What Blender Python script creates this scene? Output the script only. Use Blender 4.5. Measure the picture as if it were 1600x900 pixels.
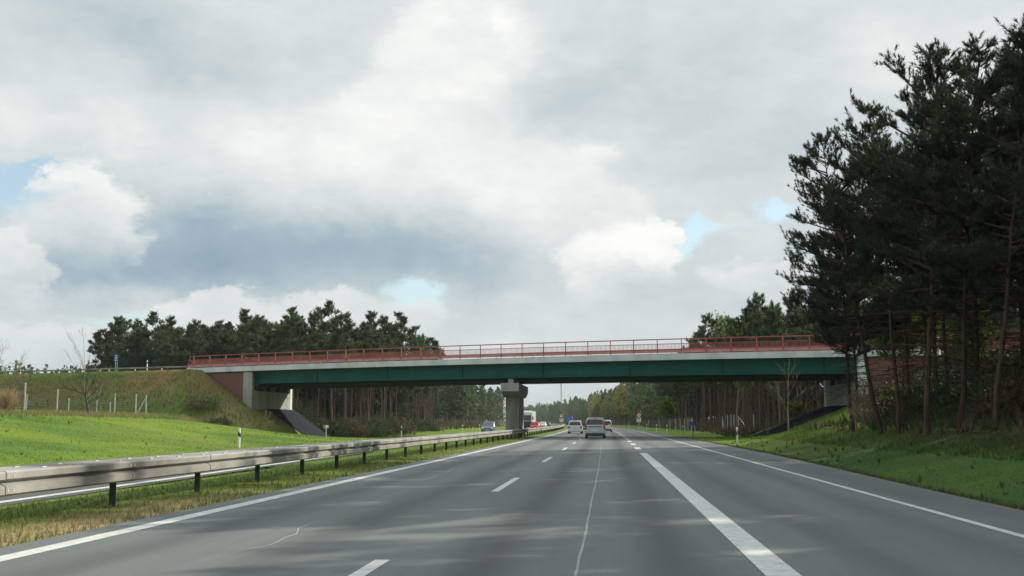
import bpy, bmesh, math, random
import numpy as np
from mathutils import Vector, Matrix
R = math.radians
rng = np.random.default_rng(7); random.seed(7)
sc = bpy.context.scene
for o in list(bpy.data.objects): bpy.data.objects.remove(o)
col = sc.collection

# ------------------------------------------------------------------ camera
F = 1858.0; EYE = 1.37                     # focal length in px of a 1600 px wide photo, eye height
PITCH = math.atan(210/F); YAW = math.atan(150/F*math.cos(PITCH))
cd = bpy.data.cameras.new('camera'); cam = bpy.data.objects.new('camera', cd); col.objects.link(cam)
cam.location = (0, 0, EYE); cam.rotation_euler = (R(90)+PITCH, 0, YAW)
cd.sensor_width = 36; cd.lens = 36*F/1600; cd.clip_start = .1; cd.clip_end = 9000
sc.camera = cam
_Fv = Vector((-math.sin(YAW)*math.cos(PITCH), math.cos(YAW)*math.cos(PITCH), math.sin(PITCH)))
_Rv = Vector((math.cos(YAW), math.sin(YAW), 0)); _Uv = _Rv.cross(_Fv)
def ray(px, py): return _Fv + _Rv*((px-800)/F) + _Uv*((450-py)/F)
def at(px, py, Y):                          # the point seen at a photo pixel, Y metres down the road
    r = ray(px, py); t = Y/r.y
    return Vector((r.x*t, Y, EYE+r.z*t))

# ------------------------------------------------------------------ render settings
sc.render.engine = 'CYCLES'
sc.view_settings.view_transform = 'Standard'; sc.view_settings.look = 'None'
sc.view_settings.exposure = 0.0; sc.view_settings.gamma = 1
sc.cycles.max_bounces = 6; sc.cycles.diffuse_bounces = 3; sc.cycles.glossy_bounces = 3
sc.cycles.transmission_bounces = 4; sc.cycles.transparent_max_bounces = 6; sc.cycles.volume_bounces = 0
sc.cycles.use_denoising = True

# ------------------------------------------------------------------ sun and sky
SUN_EL, SUN_AZ = 28.0, 50.0                 # azimuth clockwise from the driving direction (+Y)
sd = bpy.data.lights.new('sun', 'SUN'); sun = bpy.data.objects.new('sun', sd); col.objects.link(sun)
sd.energy = 5.0; sd.angle = R(.5); sd.color = (1, .92, .77)
sdir = Vector((math.sin(R(SUN_AZ))*math.cos(R(SUN_EL)), math.cos(R(SUN_AZ))*math.cos(R(SUN_EL)), math.sin(R(SUN_EL))))
sun.rotation_euler = sdir.to_track_quat('Z', 'Y').to_euler()

SKYS = .10
w = bpy.data.worlds.new('World'); sc.world = w; w.use_nodes = True
nt = w.node_tree; N = nt.nodes; Lk = nt.links; N.clear()
def nd(t, **k):
    n = N.new(t)
    for a, b in k.items(): setattr(n, a, b)
    return n
def setin(n, i, v):
    if isinstance(v, (int, float, tuple)): n.inputs[i].default_value = v
    else: Lk.new(v, n.inputs[i])
def M(op, a, b=0.0, c=None, clamp=False):
    n = nd('ShaderNodeMath', operation=op); n.use_clamp = clamp
    setin(n, 0, a); setin(n, 1, b)
    if c is not None: setin(n, 2, c)
    return n.outputs[0]
def sstep(x, lo, hi):
    n = nd('ShaderNodeMapRange', interpolation_type='SMOOTHSTEP'); setin(n, 0, x); n.inputs[1].default_value = lo; n.inputs[2].default_value = hi
    return n.outputs[0]
def mixc(f, a, b):
    n = nd('ShaderNodeMix', data_type='RGBA'); setin(n, 0, f); setin(n, 6, a); setin(n, 7, b); return n.outputs[2]
sky = nd('ShaderNodeTexSky', sky_type='NISHITA'); sky.sun_disc = False
sky.sun_elevation = R(SUN_EL); sky.sun_rotation = R(SUN_AZ); sky.air_density = 1.0; sky.dust_density = .6; sky.ozone_density = 1.2
tc = nd('ShaderNodeTexCoord')
def noise(scale, det, rough=.55, off=(0, 0, 0), zs=1.7):
    mp = nd('ShaderNodeMapping'); Lk.new(tc.outputs['Generated'], mp.inputs[0]); mp.inputs['Scale'].default_value = (1, 1, zs); mp.inputs['Location'].default_value = off
    n = nd('ShaderNodeTexNoise'); Lk.new(mp.outputs[0], n.inputs['Vector']); n.inputs['Scale'].default_value = scale
    n.inputs['Detail'].default_value = det; n.inputs['Roughness'].default_value = rough
    return n
sep = nd('ShaderNodeSeparateXYZ'); Lk.new(tc.outputs['Generated'], sep.inputs[0])
az = M('MULTIPLY', M('ARCTAN2', sep.outputs[0], sep.outputs[1]), 57.2958)      # degrees right of the road direction
el = M('MULTIPLY', M('ARCSINE', sep.outputs[2]), 57.2958)
wn = noise(5.0, 5, .55, (3, 1, 2)); ws = nd('ShaderNodeSeparateColor'); Lk.new(wn.outputs['Color'], ws.inputs[0])
wf = noise(15.0, 9, .68, (7, 5, 1)); wfs = nd('ShaderNodeSeparateColor'); Lk.new(wf.outputs['Color'], wfs.inputs[0])
def warp(base, a, b, k1, k2):
    return M('ADD', base, M('ADD', M('MULTIPLY', M('SUBTRACT', a, .5), k1), M('MULTIPLY', M('SUBTRACT', b, .5), k2)))
A1 = warp(az, ws.outputs[0], wfs.outputs[0], 9.0, 3.4); E1 = warp(el, ws.outputs[1], wfs.outputs[1], 6.0, 3.0)
A2 = warp(az, ws.outputs[2], wfs.outputs[2], 4.5, 5.0); E2 = warp(el, ws.outputs[0], wfs.outputs[0], 3.0, 4.2)
def deg(px, py):
    r = ray(px, py).normalized(); return math.degrees(math.atan2(r.x, r.y)), math.degrees(math.asin(r.z))
PXD = math.degrees(1/F)
def rad2(px, py, rx, ry, A, E_):
    a, e = deg(px, py)
    dx = M('DIVIDE', M('SUBTRACT', A, a), rx*PXD); dy = M('DIVIDE', M('SUBTRACT', E_, e), ry*PXD)
    return M('ADD', M('MULTIPLY', dx, dx), M('MULTIPLY', dy, dy))
def gauss(px, py, rx, ry, A, E_): return M('EXPONENT', M('MULTIPLY', rad2(px, py, rx, ry, A, E_), -1.0))
big = noise(3.6, 9, .58, (1.3, .2, 4), 2.2); fine = noise(9.0, 9, .63, (.3, 8, 2), 1.8)
Lum = M('ADD', .72, M('ADD', M('MULTIPLY', M('SUBTRACT', big.outputs[0], .5), .42), M('MULTIPLY', M('SUBTRACT', fine.outputs[0], .5), .44)))
# soft cloud masses: (px, py, rx, ry, amount)
for px, py, rx, ry, am in [(720, 60, 130, 80, .32), (660, 230, 230, 130, .19), (890, 310, 170, 80, .17), (420, 250, 240, 60, .05), (60, 190, 260, 70, .10),
                           (330, 110, 240, 60, -.06), (400, 400, 300, 66, -.32), (170, 430, 190, 50, -.26), (880, 150, 90, 60, -.10), (1060, 220, 230, 110, -.13), (250, 40, 200, 60, -.04),
                           (730, 420, 150, 44, -.16), (940, 450, 220, 60, -.04), (1250, 40, 300, 90, .06), (60, 310, 110, 50, -.15)]:
    Lum = M('ADD', Lum, M('MULTIPLY', gauss(px, py, rx, ry, A1, E1), am))
# bright heaped clouds with crisp upper edges, each darkening towards its foot
for px, py, rx, ry, top in [(700, 95, 120, 80, .88), (640, 240, 190, 95, .84), (835, 290, 130, 85, .83), (920, 345, 110, 60, .82), (135, 345, 92, 88, .84), (8, 420, 66, 66, .82), (975, 405, 108, 66, .92), (1030, 395, 52, 48, .93), (430, 512, 260, 56, .76), (640, 500, 60, 30, .76),
                            (1150, 370, 70, 42, .70), (60, 540, 150, 46, .76), (1185, 440, 70, 40, .78)]:
    r2 = rad2(px, py, rx, ry, A2, E2)
    m = sstep(r2, 1.18, .62)
    _, e0 = deg(px, py)
    g = sstep(E2, e0-ry*PXD*1.2, e0+ry*PXD*.7)
    m = M('MULTIPLY', m, g)
    Lum = M('ADD', M('MULTIPLY', Lum, M('SUBTRACT', 1.0, m)), M('MULTIPLY', m, M('ADD', top+.04, M('MULTIPLY', M('SUBTRACT', fine.outputs[0], .5), .45))))
cr = nd('ShaderNodeValToRGB'); Lk.new(Lum, cr.inputs[0]); e = cr.color_ramp.elements
e[0].position = .25; e[0].color = (.25, .36, .46, 1); e[1].position = 1.0; e[1].color = (1.02, 1.02, .99, 1)
for p, c in [(.45, (.38, .49, .57, 1)), (.62, (.57, .645, .67, 1)), (.80, (.76, .80, .80, 1))]:
    q = e.new(p); q.color = c
# gaps of blue
gap = M('MULTIPLY', sstep(big.outputs[0], .40, .30), .8)
for px, py, rx, ry, am in [(42, 315, 80, 42, 1.05), (115, 276, 75, 22, 1.0), (1230, 318, 62, 25, .92), (1086, 374, 34, 44, 1.0), (645, 455, 75, 34, 1.0), (190, 488, 130, 26, .85), (1150, 345, 40, 14, .45), (690, 500, 40, 18, .4)]:
    gap = M('ADD', gap, M('MULTIPLY', gauss(px, py, rx, ry, A2, E2), am))
gap = sstep(M('ADD', gap, M('MULTIPLY', M('SUBTRACT', fine.outputs[0], .5), .7)), .42, .95)
inC = sstep(Lum, .90, .78); gap = M('MULTIPLY', gap, inC)
kn = nd('ShaderNodeVectorMath', operation='SCALE'); Lk.new(cr.outputs[0], kn.inputs[0]); kn.inputs['Scale'].default_value = 1/SKYS
blue = nd('ShaderNodeVectorMath', operation='ADD'); sk2 = nd('ShaderNodeVectorMath', operation='SCALE'); Lk.new(sky.outputs[0], sk2.inputs[0]); sk2.inputs['Scale'].default_value = 1.0
Lk.new(sk2.outputs[0], blue.inputs[0]); blue.inputs[1].default_value = (.22/SKYS, .29/SKYS, .30/SKYS)    # thin veil over the blue
fin = mixc(gap, kn.outputs[0], blue.outputs[0])
bg = nd('ShaderNodeBackground'); Lk.new(fin, bg.inputs[0]); bg.inputs[1].default_value = SKYS
wo = nd('ShaderNodeOutputWorld'); Lk.new(bg.outputs[0], wo.inputs[0])

# ------------------------------------------------------------------ helpers
def tag(o, label=None, cat=None, group=None, kind=None):
    if label: o['label'] = label
    if cat: o['category'] = cat
    if group: o['group'] = group
    if kind: o['kind'] = kind
    return o
def empty(name, loc=(0, 0, 0), rz=0):
    o = bpy.data.objects.new(name, None); o.location = loc; o.rotation_euler = (0, 0, rz); o.empty_display_size = .2
    col.objects.link(o); return o
def link(name, me, parent=None):
    o = bpy.data.objects.new(name, me); col.objects.link(o)
    if parent: o.parent = parent
    return o
kids = {}
def copy_tree(o, parent=None):
    c = o.copy(); col.objects.link(c); c.parent = parent
    for ch in list(o.children): copy_tree(ch, c)
    return c

class MB:
    def __init__(s): s.v = []; s.f = []
    def poly(s, pts):
        k = len(s.v); s.v += [tuple(p) for p in pts]; s.f.append(tuple(range(k, k+len(pts)))); return s
    def hexa(s, b, t):                       # two rings of equal length, bottom and top
        n = len(b); k = len(s.v); s.v += [tuple(p) for p in b]+[tuple(p) for p in t]
        s.f.append(tuple(range(k+n-1, k-1, -1))); s.f.append(tuple(range(k+n, k+2*n)))
        for i in range(n):
            j = (i+1) % n; s.f.append((k+i, k+j, k+n+j, k+n+i))
        return s
    def box(s, c, d, rz=0, rot=None):
        m = rot if rot is not None else Matrix.Rotation(rz, 3, 'Z'); c = Vector(c); x, y, z = d[0]/2, d[1]/2, d[2]/2
        g = lambda sz: [c+m @ Vector(p) for p in ((-x, -y, sz), (x, -y, sz), (x, y, sz), (-x, y, sz))]
        return s.hexa(g(-z), g(z))
    def tube(s, pts, rad, n=6, cap=True):
        pts = [Vector(p) for p in pts]; k0 = len(s.v)
        for i, p in enumerate(pts):
            t = (pts[min(i+1, len(pts)-1)]-pts[max(i-1, 0)]).normalized()
            a = Vector((0, 0, 1)) if abs(t.z) < .9 else Vector((1, 0, 0)); u = t.cross(a).normalized(); v = t.cross(u)
            r = rad[i] if isinstance(rad, (list, tuple)) else rad
            for j in range(n):
                q = 2*math.pi*j/n; s.v.append(tuple(p+u*(r*math.cos(q))+v*(r*math.sin(q))))
        for i in range(len(pts)-1):
            for j in range(n):
                a = k0+i*n+j; b = k0+i*n+(j+1) % n; s.f.append((a, a+n, b+n, b))
        if cap:
            s.f.append(tuple(range(k0, k0+n))); s.f.append(tuple(range(k0+(len(pts)-1)*n+n-1, k0+(len(pts)-1)*n-1, -1)))
        return s
    def sweep(s, prof, rings, closed=True):  # rings: list of functions giving point for (a, z)
        n = len(prof); k0 = len(s.v)
        for fn in rings: s.v += [tuple(fn(a, z)) for a, z in prof]
        for i in range(len(rings)-1):
            for j in range(n if closed else n-1):
                a = k0+i*n+j; b = k0+i*n+(j+1) % n; s.f.append((a, b, b+n, a+n))
        if closed:
            s.f.append(tuple(range(k0+n-1, k0-1, -1))); k = k0+(len(rings)-1)*n; s.f.append(tuple(range(k, k+n)))
        return s
    def mesh(s, name, mat, smooth=False, bevel=0):
        me = bpy.data.meshes.new(name); me.from_pydata(s.v, [], s.f); me.materials.append(mat)
        bm = bmesh.new(); bm.from_mesh(me); bmesh.ops.recalc_face_normals(bm, faces=bm.faces)
        if bevel: bmesh.ops.bevel(bm, geom=list(bm.edges), offset=bevel, segments=2, affect='EDGES', profile=.5)
        bm.to_mesh(me); bm.free()
        if smooth: me.polygons.foreach_set('use_smooth', [True]*len(me.polygons))
        return me
    def build(s, name, mat, parent=None, smooth=False, bevel=0): return link(name, s.mesh(name, mat, smooth, bevel), parent)

def np_mesh(name, V, Tri, mat, colors=None):
    me = bpy.data.meshes.new(name); nv, nf = len(V), len(Tri); k = Tri.shape[1]
    me.vertices.add(nv); me.vertices.foreach_set('co', np.ascontiguousarray(V, dtype=np.float32).ravel())
    me.loops.add(nf*k); me.loops.foreach_set('vertex_index', np.ascontiguousarray(Tri, dtype=np.int32).ravel())
    me.polygons.add(nf); me.polygons.foreach_set('loop_start', np.arange(0, nf*k, k, dtype=np.int32))
    if colors is not None:
        ca = me.color_attributes.new('tint', 'FLOAT_COLOR', 'POINT')
        c4 = np.ones((nv, 4), dtype=np.float32); c4[:, :3] = colors; ca.data.foreach_set('color', c4.ravel())
    me.materials.append(mat); me.update(calc_edges=True); me.validate(); return me

# ------------------------------------------------------------------ materials
def mat(name, c, rough=.7, metal=0., var=.0, scale=3.0, bump=0., bscale=40., spec=None, stretch=None, dirt=None, attr=None, rnd=0.):
    m = bpy.data.materials.new(name); m.use_nodes = True; t = m.node_tree; n = t.nodes; l = t.links; b = n['Principled BSDF']
    b.inputs['Roughness'].default_value = rough; b.inputs['Metallic'].default_value = metal
    if spec is not None: b.inputs['Specular IOR Level'].default_value = spec
    g = n.new('ShaderNodeTexCoord'); mp = n.new('ShaderNodeMapping'); l.new(g.outputs['Object'], mp.inputs[0])
    if stretch: mp.inputs['Scale'].default_value = stretch
    out = None
    if attr:
        a = n.new('ShaderNodeAttribute'); a.attribute_name = attr; out = a.outputs['Color']
    if var or dirt:
        x = n.new('ShaderNodeTexNoise'); l.new(mp.outputs[0], x.inputs['Vector']); x.inputs['Scale'].default_value = scale; x.inputs['Detail'].default_value = 8; x.inputs['Roughness'].default_value = .62
        r = n.new('ShaderNodeMapRange'); l.new(x.outputs[0], r.inputs[0]); r.inputs[1].default_value = .3; r.inputs[2].default_value = .7; r.inputs[3].default_value = 1-var; r.inputs[4].default_value = 1+var
        s = n.new('ShaderNodeVectorMath'); s.operation = 'SCALE'; l.new(r.outputs[0], s.inputs['Scale'])
        if out is not None: l.new(out, s.inputs[0])
        else: s.inputs[0].default_value = c
        out = s.outputs[0]
        if dirt:
            y = n.new('ShaderNodeTexNoise'); l.new(mp.outputs[0], y.inputs['Vector']); y.inputs['Scale'].default_value = scale*.45; y.inputs['Detail'].default_value = 6
            q = n.new('ShaderNodeMapRange'); l.new(y.outputs[0], q.inputs[0]); q.inputs[1].default_value = .45; q.inputs[2].default_value = .72
            k = n.new('ShaderNodeMix'); k.data_type = 'RGBA'; l.new(q.outputs[0], k.inputs[0]); l.new(out, k.inputs[6]); k.inputs[7].default_value = (*dirt, 1); out = k.outputs[2]
    if rnd:
        oi = n.new('ShaderNodeObjectInfo'); h = n.new('ShaderNodeMapRange'); l.new(oi.outputs['Random'], h.inputs[0]); h.inputs[3].default_value = 1-rnd; h.inputs[4].default_value = 1+rnd
        s = n.new('ShaderNodeVectorMath'); s.operation = 'SCALE'; l.new(h.outputs[0], s.inputs['Scale'])
        if out is not None: l.new(out, s.inputs[0])
        else: s.inputs[0].default_value = c
        out = s.outputs[0]
    if out is not None: l.new(out, b.inputs['Base Color'])
    else: b.inputs['Base Color'].default_value = (*c, 1)
    if bump:
        z = n.new('ShaderNodeTexNoise'); l.new(mp.outputs[0], z.inputs['Vector']); z.inputs['Scale'].default_value = bscale; z.inputs['Detail'].default_value = 5
        p = n.new('ShaderNodeBump'); l.new(z.outputs[0], p.inputs['Height']); p.inputs['Strength'].default_value = bump; p.inputs['Distance'].default_value = .03; l.new(p.outputs[0], b.inputs['Normal'])
    return m
def leafmat(name, c, trans=.25, rnd=.22, attr=None, var=.3):
    m = mat(name, c, .62, var=var, scale=.9, rnd=rnd, attr=attr, spec=.25); t = m.node_tree; n = t.nodes; l = t.links; b = n['Principled BSDF']
    tr = n.new('ShaderNodeBsdfTranslucent'); src = b.inputs['Base Color'].links[0].from_socket; l.new(src, tr.inputs[0])
    mx = n.new('ShaderNodeMixShader'); mx.inputs[0].default_value = trans; l.new(b.outputs[0], mx.inputs[1]); l.new(tr.outputs[0], mx.inputs[2])
    l.new(mx.outputs[0], n['Material Output'].inputs[0]); return m
m_bark_d = mat('dark_pine_bark', (.085, .058, .045), .95, var=.5, scale=3, bump=.6, bscale=10, rnd=.3, stretch=(3, 3, .5), spec=.1)
m_bark = mat('pine_bark', (.125, .080, .058), .9, var=.45, scale=2.5, bump=.5, bscale=12, rnd=.3, stretch=(3, 3, .6))
m_bare = mat('grey_bark', (.24, .19, .13), .9, var=.3, scale=4)
m_pale_bark = mat('pale_bark', (.24, .19, .13), .9, var=.3, scale=4)
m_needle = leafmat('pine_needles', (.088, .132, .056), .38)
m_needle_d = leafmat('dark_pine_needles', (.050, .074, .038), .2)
m_leaf_y = leafmat('yellow_leaves', (.30, .27, .05), .35)
m_leaf_g = leafmat('spring_leaves', (.13, .20, .035), .35)
m_leaf_d = leafmat('shrub_leaves', (.06, .095, .04), .2)
m_twig = leafmat('brown_twigs', (.14, .11, .055), .1)
m_conc = mat('concrete', (.36, .37, .345), .85, var=.16, scale=1.4, bump=.12, bscale=30, dirt=(.25, .26, .23), stretch=(1, 1, .35))
m_conc_l = mat('pale_concrete', (.68, .72, .72), .85, dirt=(.50, .53, .52), var=.10, scale=1.2, bump=.08, bscale=30, stretch=(1, 1, .5))
m_conc_d = mat('stained_concrete', (.30, .305, .265), .9, var=.25, scale=2.2, bump=.15, bscale=25, dirt=(.15, .155, .12), stretch=(2.5, 2.5, .25))
m_green = mat('green_steel', (.007, .105, .088), .6, spec=.25, var=.16, scale=.7, stretch=(1, 1, .4), dirt=(.009, .080, .066))
m_under = mat('dark_steel', (.05, .055, .055), .6, var=.15)
m_red = mat('red_paint', (.42, .095, .09), .5, var=.12, scale=2)
m_redp = mat('faded_red_paint', (.50, .24, .24), .55, var=.14, scale=2)
m_galv = mat('galvanised_steel', (.36, .355, .33), .62, .1, spec=.25, var=.24, scale=1.6, dirt=(.19, .185, .165), stretch=(1, .8, 1.2))
m_post = mat('dark_post_steel', (.055, .058, .066), .6, .2, var=.25, scale=6)
m_fpost = mat('fence_post_steel', (.60, .61, .60), .5, .2, var=.1)
m_wire = mat('fence_wire', (.22, .22, .20), .5, .4)
m_white = mat('white_plastic', (.80, .80, .78), .45, var=.05)
m_black = mat('black_plastic', (.02, .02, .02), .45)
m_refl = mat('reflector', (.65, .62, .55), .15)
m_redsign = mat('sign_red', (.55, .03, .03), .4); m_bluesign = mat('sign_blue', (.02, .10, .42), .4); m_nblue = mat('sign_navy', (.012, .045, .16), .4)
m_greysign = mat('sign_back', (.30, .31, .31), .5, .3)
m_slope = mat('dark_slope_paving', (.042, .050, .062), .95, spec=.05, var=.55, scale=5, bump=1.0, bscale=7)
m_glass = mat('car_glass', (.02, .028, .034), .06, spec=.7)
m_tyre = mat('tyre_rubber', (.018, .018, .018), .85); m_rim = mat('alloy', (.45, .45, .46), .35, .7)
m_tail = mat('tail_light', (.34, .03, .03), .2); m_head = mat('head_light', (.78, .8, .8), .08); m_plate = mat('number_plate', (.75, .75, .72), .5)
m_trim = mat('dark_trim', (.035, .036, .038), .6)
def paint(name, c, metal=.0): return mat(name, c, .28, metal, var=.04, scale=2)
m_line = mat('road_marking_paint', (.70, .71, .69), .6, var=.24, scale=9, bump=.15, bscale=60, dirt=(.50, .51, .50))
m_seal = mat('crack_sealant', (.33, .34, .33), .7, var=.2, scale=8)

# brick: rows of brick as colour and relief on the wing wall (each brick is under four pixels)
def brickmat():
    m = bpy.data.materials.new('red_brick'); m.use_nodes = True; t = m.node_tree; n = t.nodes; l = t.links; b = n['Principled BSDF']; b.inputs['Roughness'].default_value = .9
    g = n.new('ShaderNodeTexCoord'); sp = n.new('ShaderNodeSeparateXYZ'); l.new(g.outputs['Object'], sp.inputs[0]); cb = n.new('ShaderNodeCombineXYZ'); l.new(sp.outputs[0], cb.inputs[0]); l.new(sp.outputs[2], cb.inputs[1])
    k = n.new('ShaderNodeTexBrick'); l.new(cb.outputs[0], k.inputs['Vector']); k.inputs['Scale'].default_value = 1; k.inputs['Brick Width'].default_value = .25; k.inputs['Row Height'].default_value = .083; k.inputs['Mortar Size'].default_value = .007
    k.inputs['Color1'].default_value = (.21, .085, .062, 1); k.inputs['Color2'].default_value = (.15, .062, .05, 1); k.inputs['Mortar'].default_value = (.22, .17, .145, 1)
    l.new(k.outputs['Color'], b.inputs['Base Color']); p = n.new('ShaderNodeBump'); l.new(k.outputs['Fac'], p.inputs['Height']); p.inputs['Strength'].default_value = -.4; p.inputs['Distance'].default_value = .01; l.new(p.outputs[0], b.inputs['Normal'])
    return m
m_brick = brickmat()

def asphaltmat(name, base, tracks, lift=1.0):
    m = bpy.data.materials.new(name); m.use_nodes = True; t = m.node_tree; n = t.nodes; l = t.links; b = n['Principled BSDF']
    g = n.new('ShaderNodeTexCoord')
    def noi(sc_, det, stretch, rough=.6):
        mp = n.new('ShaderNodeMapping'); l.new(g.outputs['Object'], mp.inputs[0]); mp.inputs['Scale'].default_value = stretch
        x = n.new('ShaderNodeTexNoise'); l.new(mp.outputs[0], x.inputs['Vector']); x.inputs['Scale'].default_value = sc_; x.inputs['Detail'].default_value = det; x.inputs['Roughness'].default_value = rough; return x.outputs[0]
    def ma(op, a, b_):
        q = n.new('ShaderNodeMath'); q.operation = op
        for i, v in ((0, a), (1, b_)):
            if isinstance(v, (int, float)): q.inputs[i].default_value = v
            else: l.new(v, q.inputs[i])
        return q.outputs[0]
    fac = ma('ADD', .62, ma('ADD', ma('MULTIPLY', noi(.5, 6, (1, .12, 1)), .56), ma('ADD', ma('MULTIPLY', noi(34, 5, (1, 1, 1), .85), .85), ma('MULTIPLY', noi(2.6, 6, (1.2, .06, 1)), .42))))
    fac = ma('SUBTRACT', fac, .545)
    sp = n.new('ShaderNodeSeparateXYZ'); l.new(g.outputs['Object'], sp.inputs[0])
    xw = ma('ADD', sp.outputs[0], ma('MULTIPLY', ma('SUBTRACT', noi(.25, 3, (1, .15, 1)), .5), .5))
    for x0, wd, am in tracks:
        d = ma('DIVIDE', ma('SUBTRACT', xw, x0), wd); gs = ma('EXPONENT', ma('MULTIPLY', ma('MULTIPLY', d, d), -1.0), 0)
        fac = ma('MULTIPLY', fac, ma('SUBTRACT', 1.0, ma('MULTIPLY', gs, am)))
    s = n.new('ShaderNodeVectorMath'); s.operation = 'SCALE'; s.inputs[0].default_value = base; l.new(fac, s.inputs['Scale']); l.new(s.outputs[0], b.inputs['Base Color'])
    b.inputs['Roughness'].default_value = .72; b.inputs['Specular IOR Level'].default_value = .35
    z = n.new('ShaderNodeTexNoise'); l.new(g.outputs['Object'], z.inputs['Vector']); z.inputs['Scale'].default_value = 90; z.inputs['Detail'].default_value = 3
    p = n.new('ShaderNodeBump'); l.new(z.outputs[0], p.inputs['Height']); p.inputs['Strength'].default_value = .9; p.inputs['Distance'].default_value = .015; l.new(p.outputs[0], b.inputs['Normal'])
    return m
m_asph = asphaltmat('asphalt', (.180, .202, .203), [(-5.1, .34, .30), (-3.3, .36, .34), (-1.25, .38, .42), (.62, .38, .42), (2.6, .32, .22), (4.2, .32, .20), (5.9, .7, .14)])
m_asph2 = asphaltmat('old_asphalt', (.12, .122, .118), [(-13, .4, .2), (-16.6, .4, .2)])

# ------------------------------------------------------------------ the lie of the land
def curve(Y):
    Y = np.asarray(Y, dtype=float); return np.maximum(0, Y-100.)**2/(2*6500.)       # the motorway bends gently to the left
def sm(x, a, b):
    t = np.clip((x-a)/(b-a), 0, 1); return t*t*(3-2*t)
BU = np.array([.921, -.390]); BN = np.array([.390, .921]); B0 = np.array([-43.3, 125.0]); BW = 15.0   # bridge axis, its normal, its left front corner, its width
def bsv(X, Y): dx, dy = X-B0[0], Y-B0[1]; return dx*BU[0]+dy*BU[1], dx*BN[0]+dy*BN[1]
def edge_r(Y): return 6.45+.6*sm(np.asarray(Y, float), 15, 55)-.45*sm(np.asarray(Y, float), 70, 120)
def opp_l(Y): return -9.9-1.7*np.clip(np.asarray(Y, float)/60, 0, 1)                 # inner edge line of the oncoming carriageway
OUT = -19.0
def hills(X, Y):
    return (np.sin(X*.31+1.3*np.sin(Y*.17))*.5+np.sin(Y*.23+X*.11+2)*.5+np.sin(X*.9+Y*.7)*.25)*.5
def terrain(X, Y):
    X = np.asarray(X, float); Y = np.asarray(Y, float); Xr = X+curve(Y); s, v = bsv(X, Y)
    u = -Xr+OUT                                             # left of the oncoming carriageway
    amp = 1.95*(1-sm(Y, 86, 112)*(1-sm(u, 15, 20)))*(1-sm(Y, 125, 150))+1.1*sm(Y, 140, 170)
    zl = amp*sm(u, -1.0, 18.5)+.10*hills(X, Y)*sm(u, 2, 8)
    zl = zl-.75*sm(Y, 104, 116)*(1-sm(Y, 146, 158))*sm(u, 2, 7)
    q = Xr-edge_r(Y)-.7
    k = .215*(1-sm(Y, 70, 99))+.05*sm(Y, 118, 140)
    zr = np.minimum(np.maximum(q, 0)*k, 4.2)+.07*hills(X, Y)*sm(q, 1, 4)
    med = .03*sm(Xr, opp_l(Y)-.1, opp_l(Y)+1.3)*(1-sm(Xr, -8.2, -6.8))
    z = np.where(Xr < OUT, zl, np.where(Xr > edge_r(Y), zr, med))
    road = ((Xr > -6.75) & (Xr < edge_r(Y)+.0)) | ((Xr > OUT) & (Xr < opp_l(Y)+.45))
    z = np.where(road, -.06, z-.012)
    # the approach embankments of the bridge
    for ztop, d in ((7.1, X+43.7), (6.95, 26.6-X)):
        a = np.maximum(d, 0); b = np.maximum(np.maximum(-v-.2, v-BW-.2), 0)
        dd = np.hypot(a, b); e = ztop-dd/1.5-(0 if ztop > 7 else np.maximum(dd-6.3, 0)*(1/2.5-1/1.5))+.12*hills(X*1.4, Y*1.4)*sm(b, .5, 2)
        z = np.where((e > z) & ~road, e, z)
    return z
def tz(X, Y): return float(terrain(np.array([X]), np.array([Y]))[0])
def vnoise(X, Y, sc_, seed=0):
    X = np.asarray(X)*sc_+seed*17.3; Y = np.asarray(Y)*sc_+seed*9.1; xi = np.floor(X); yi = np.floor(Y); fx = X-xi; fy = Y-yi
    h_ = lambda a, b: np.modf(np.abs(np.sin(a*127.1+b*311.7)*43758.5453))[0]
    fx = fx*fx*(3-2*fx); fy = fy*fy*(3-2*fy)
    return (h_(xi, yi)*(1-fx)+h_(xi+1, yi)*fx)*(1-fy)+(h_(xi, yi+1)*(1-fx)+h_(xi+1, yi+1)*fx)*fy
def fbm(X, Y, sc_, seed=0): return (vnoise(X, Y, sc_, seed)+.5*vnoise(X, Y, sc_*2.1, seed+1)+.25*vnoise(X, Y, sc_*4.3, seed+2))/1.75
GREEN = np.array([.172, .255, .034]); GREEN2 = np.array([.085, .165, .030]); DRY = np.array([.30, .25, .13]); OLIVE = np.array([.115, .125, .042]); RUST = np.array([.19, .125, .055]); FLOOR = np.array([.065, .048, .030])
def mixv(a, b, t): t = np.asarray(t)[:, None]; return a*(1-t)+b*t
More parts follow.
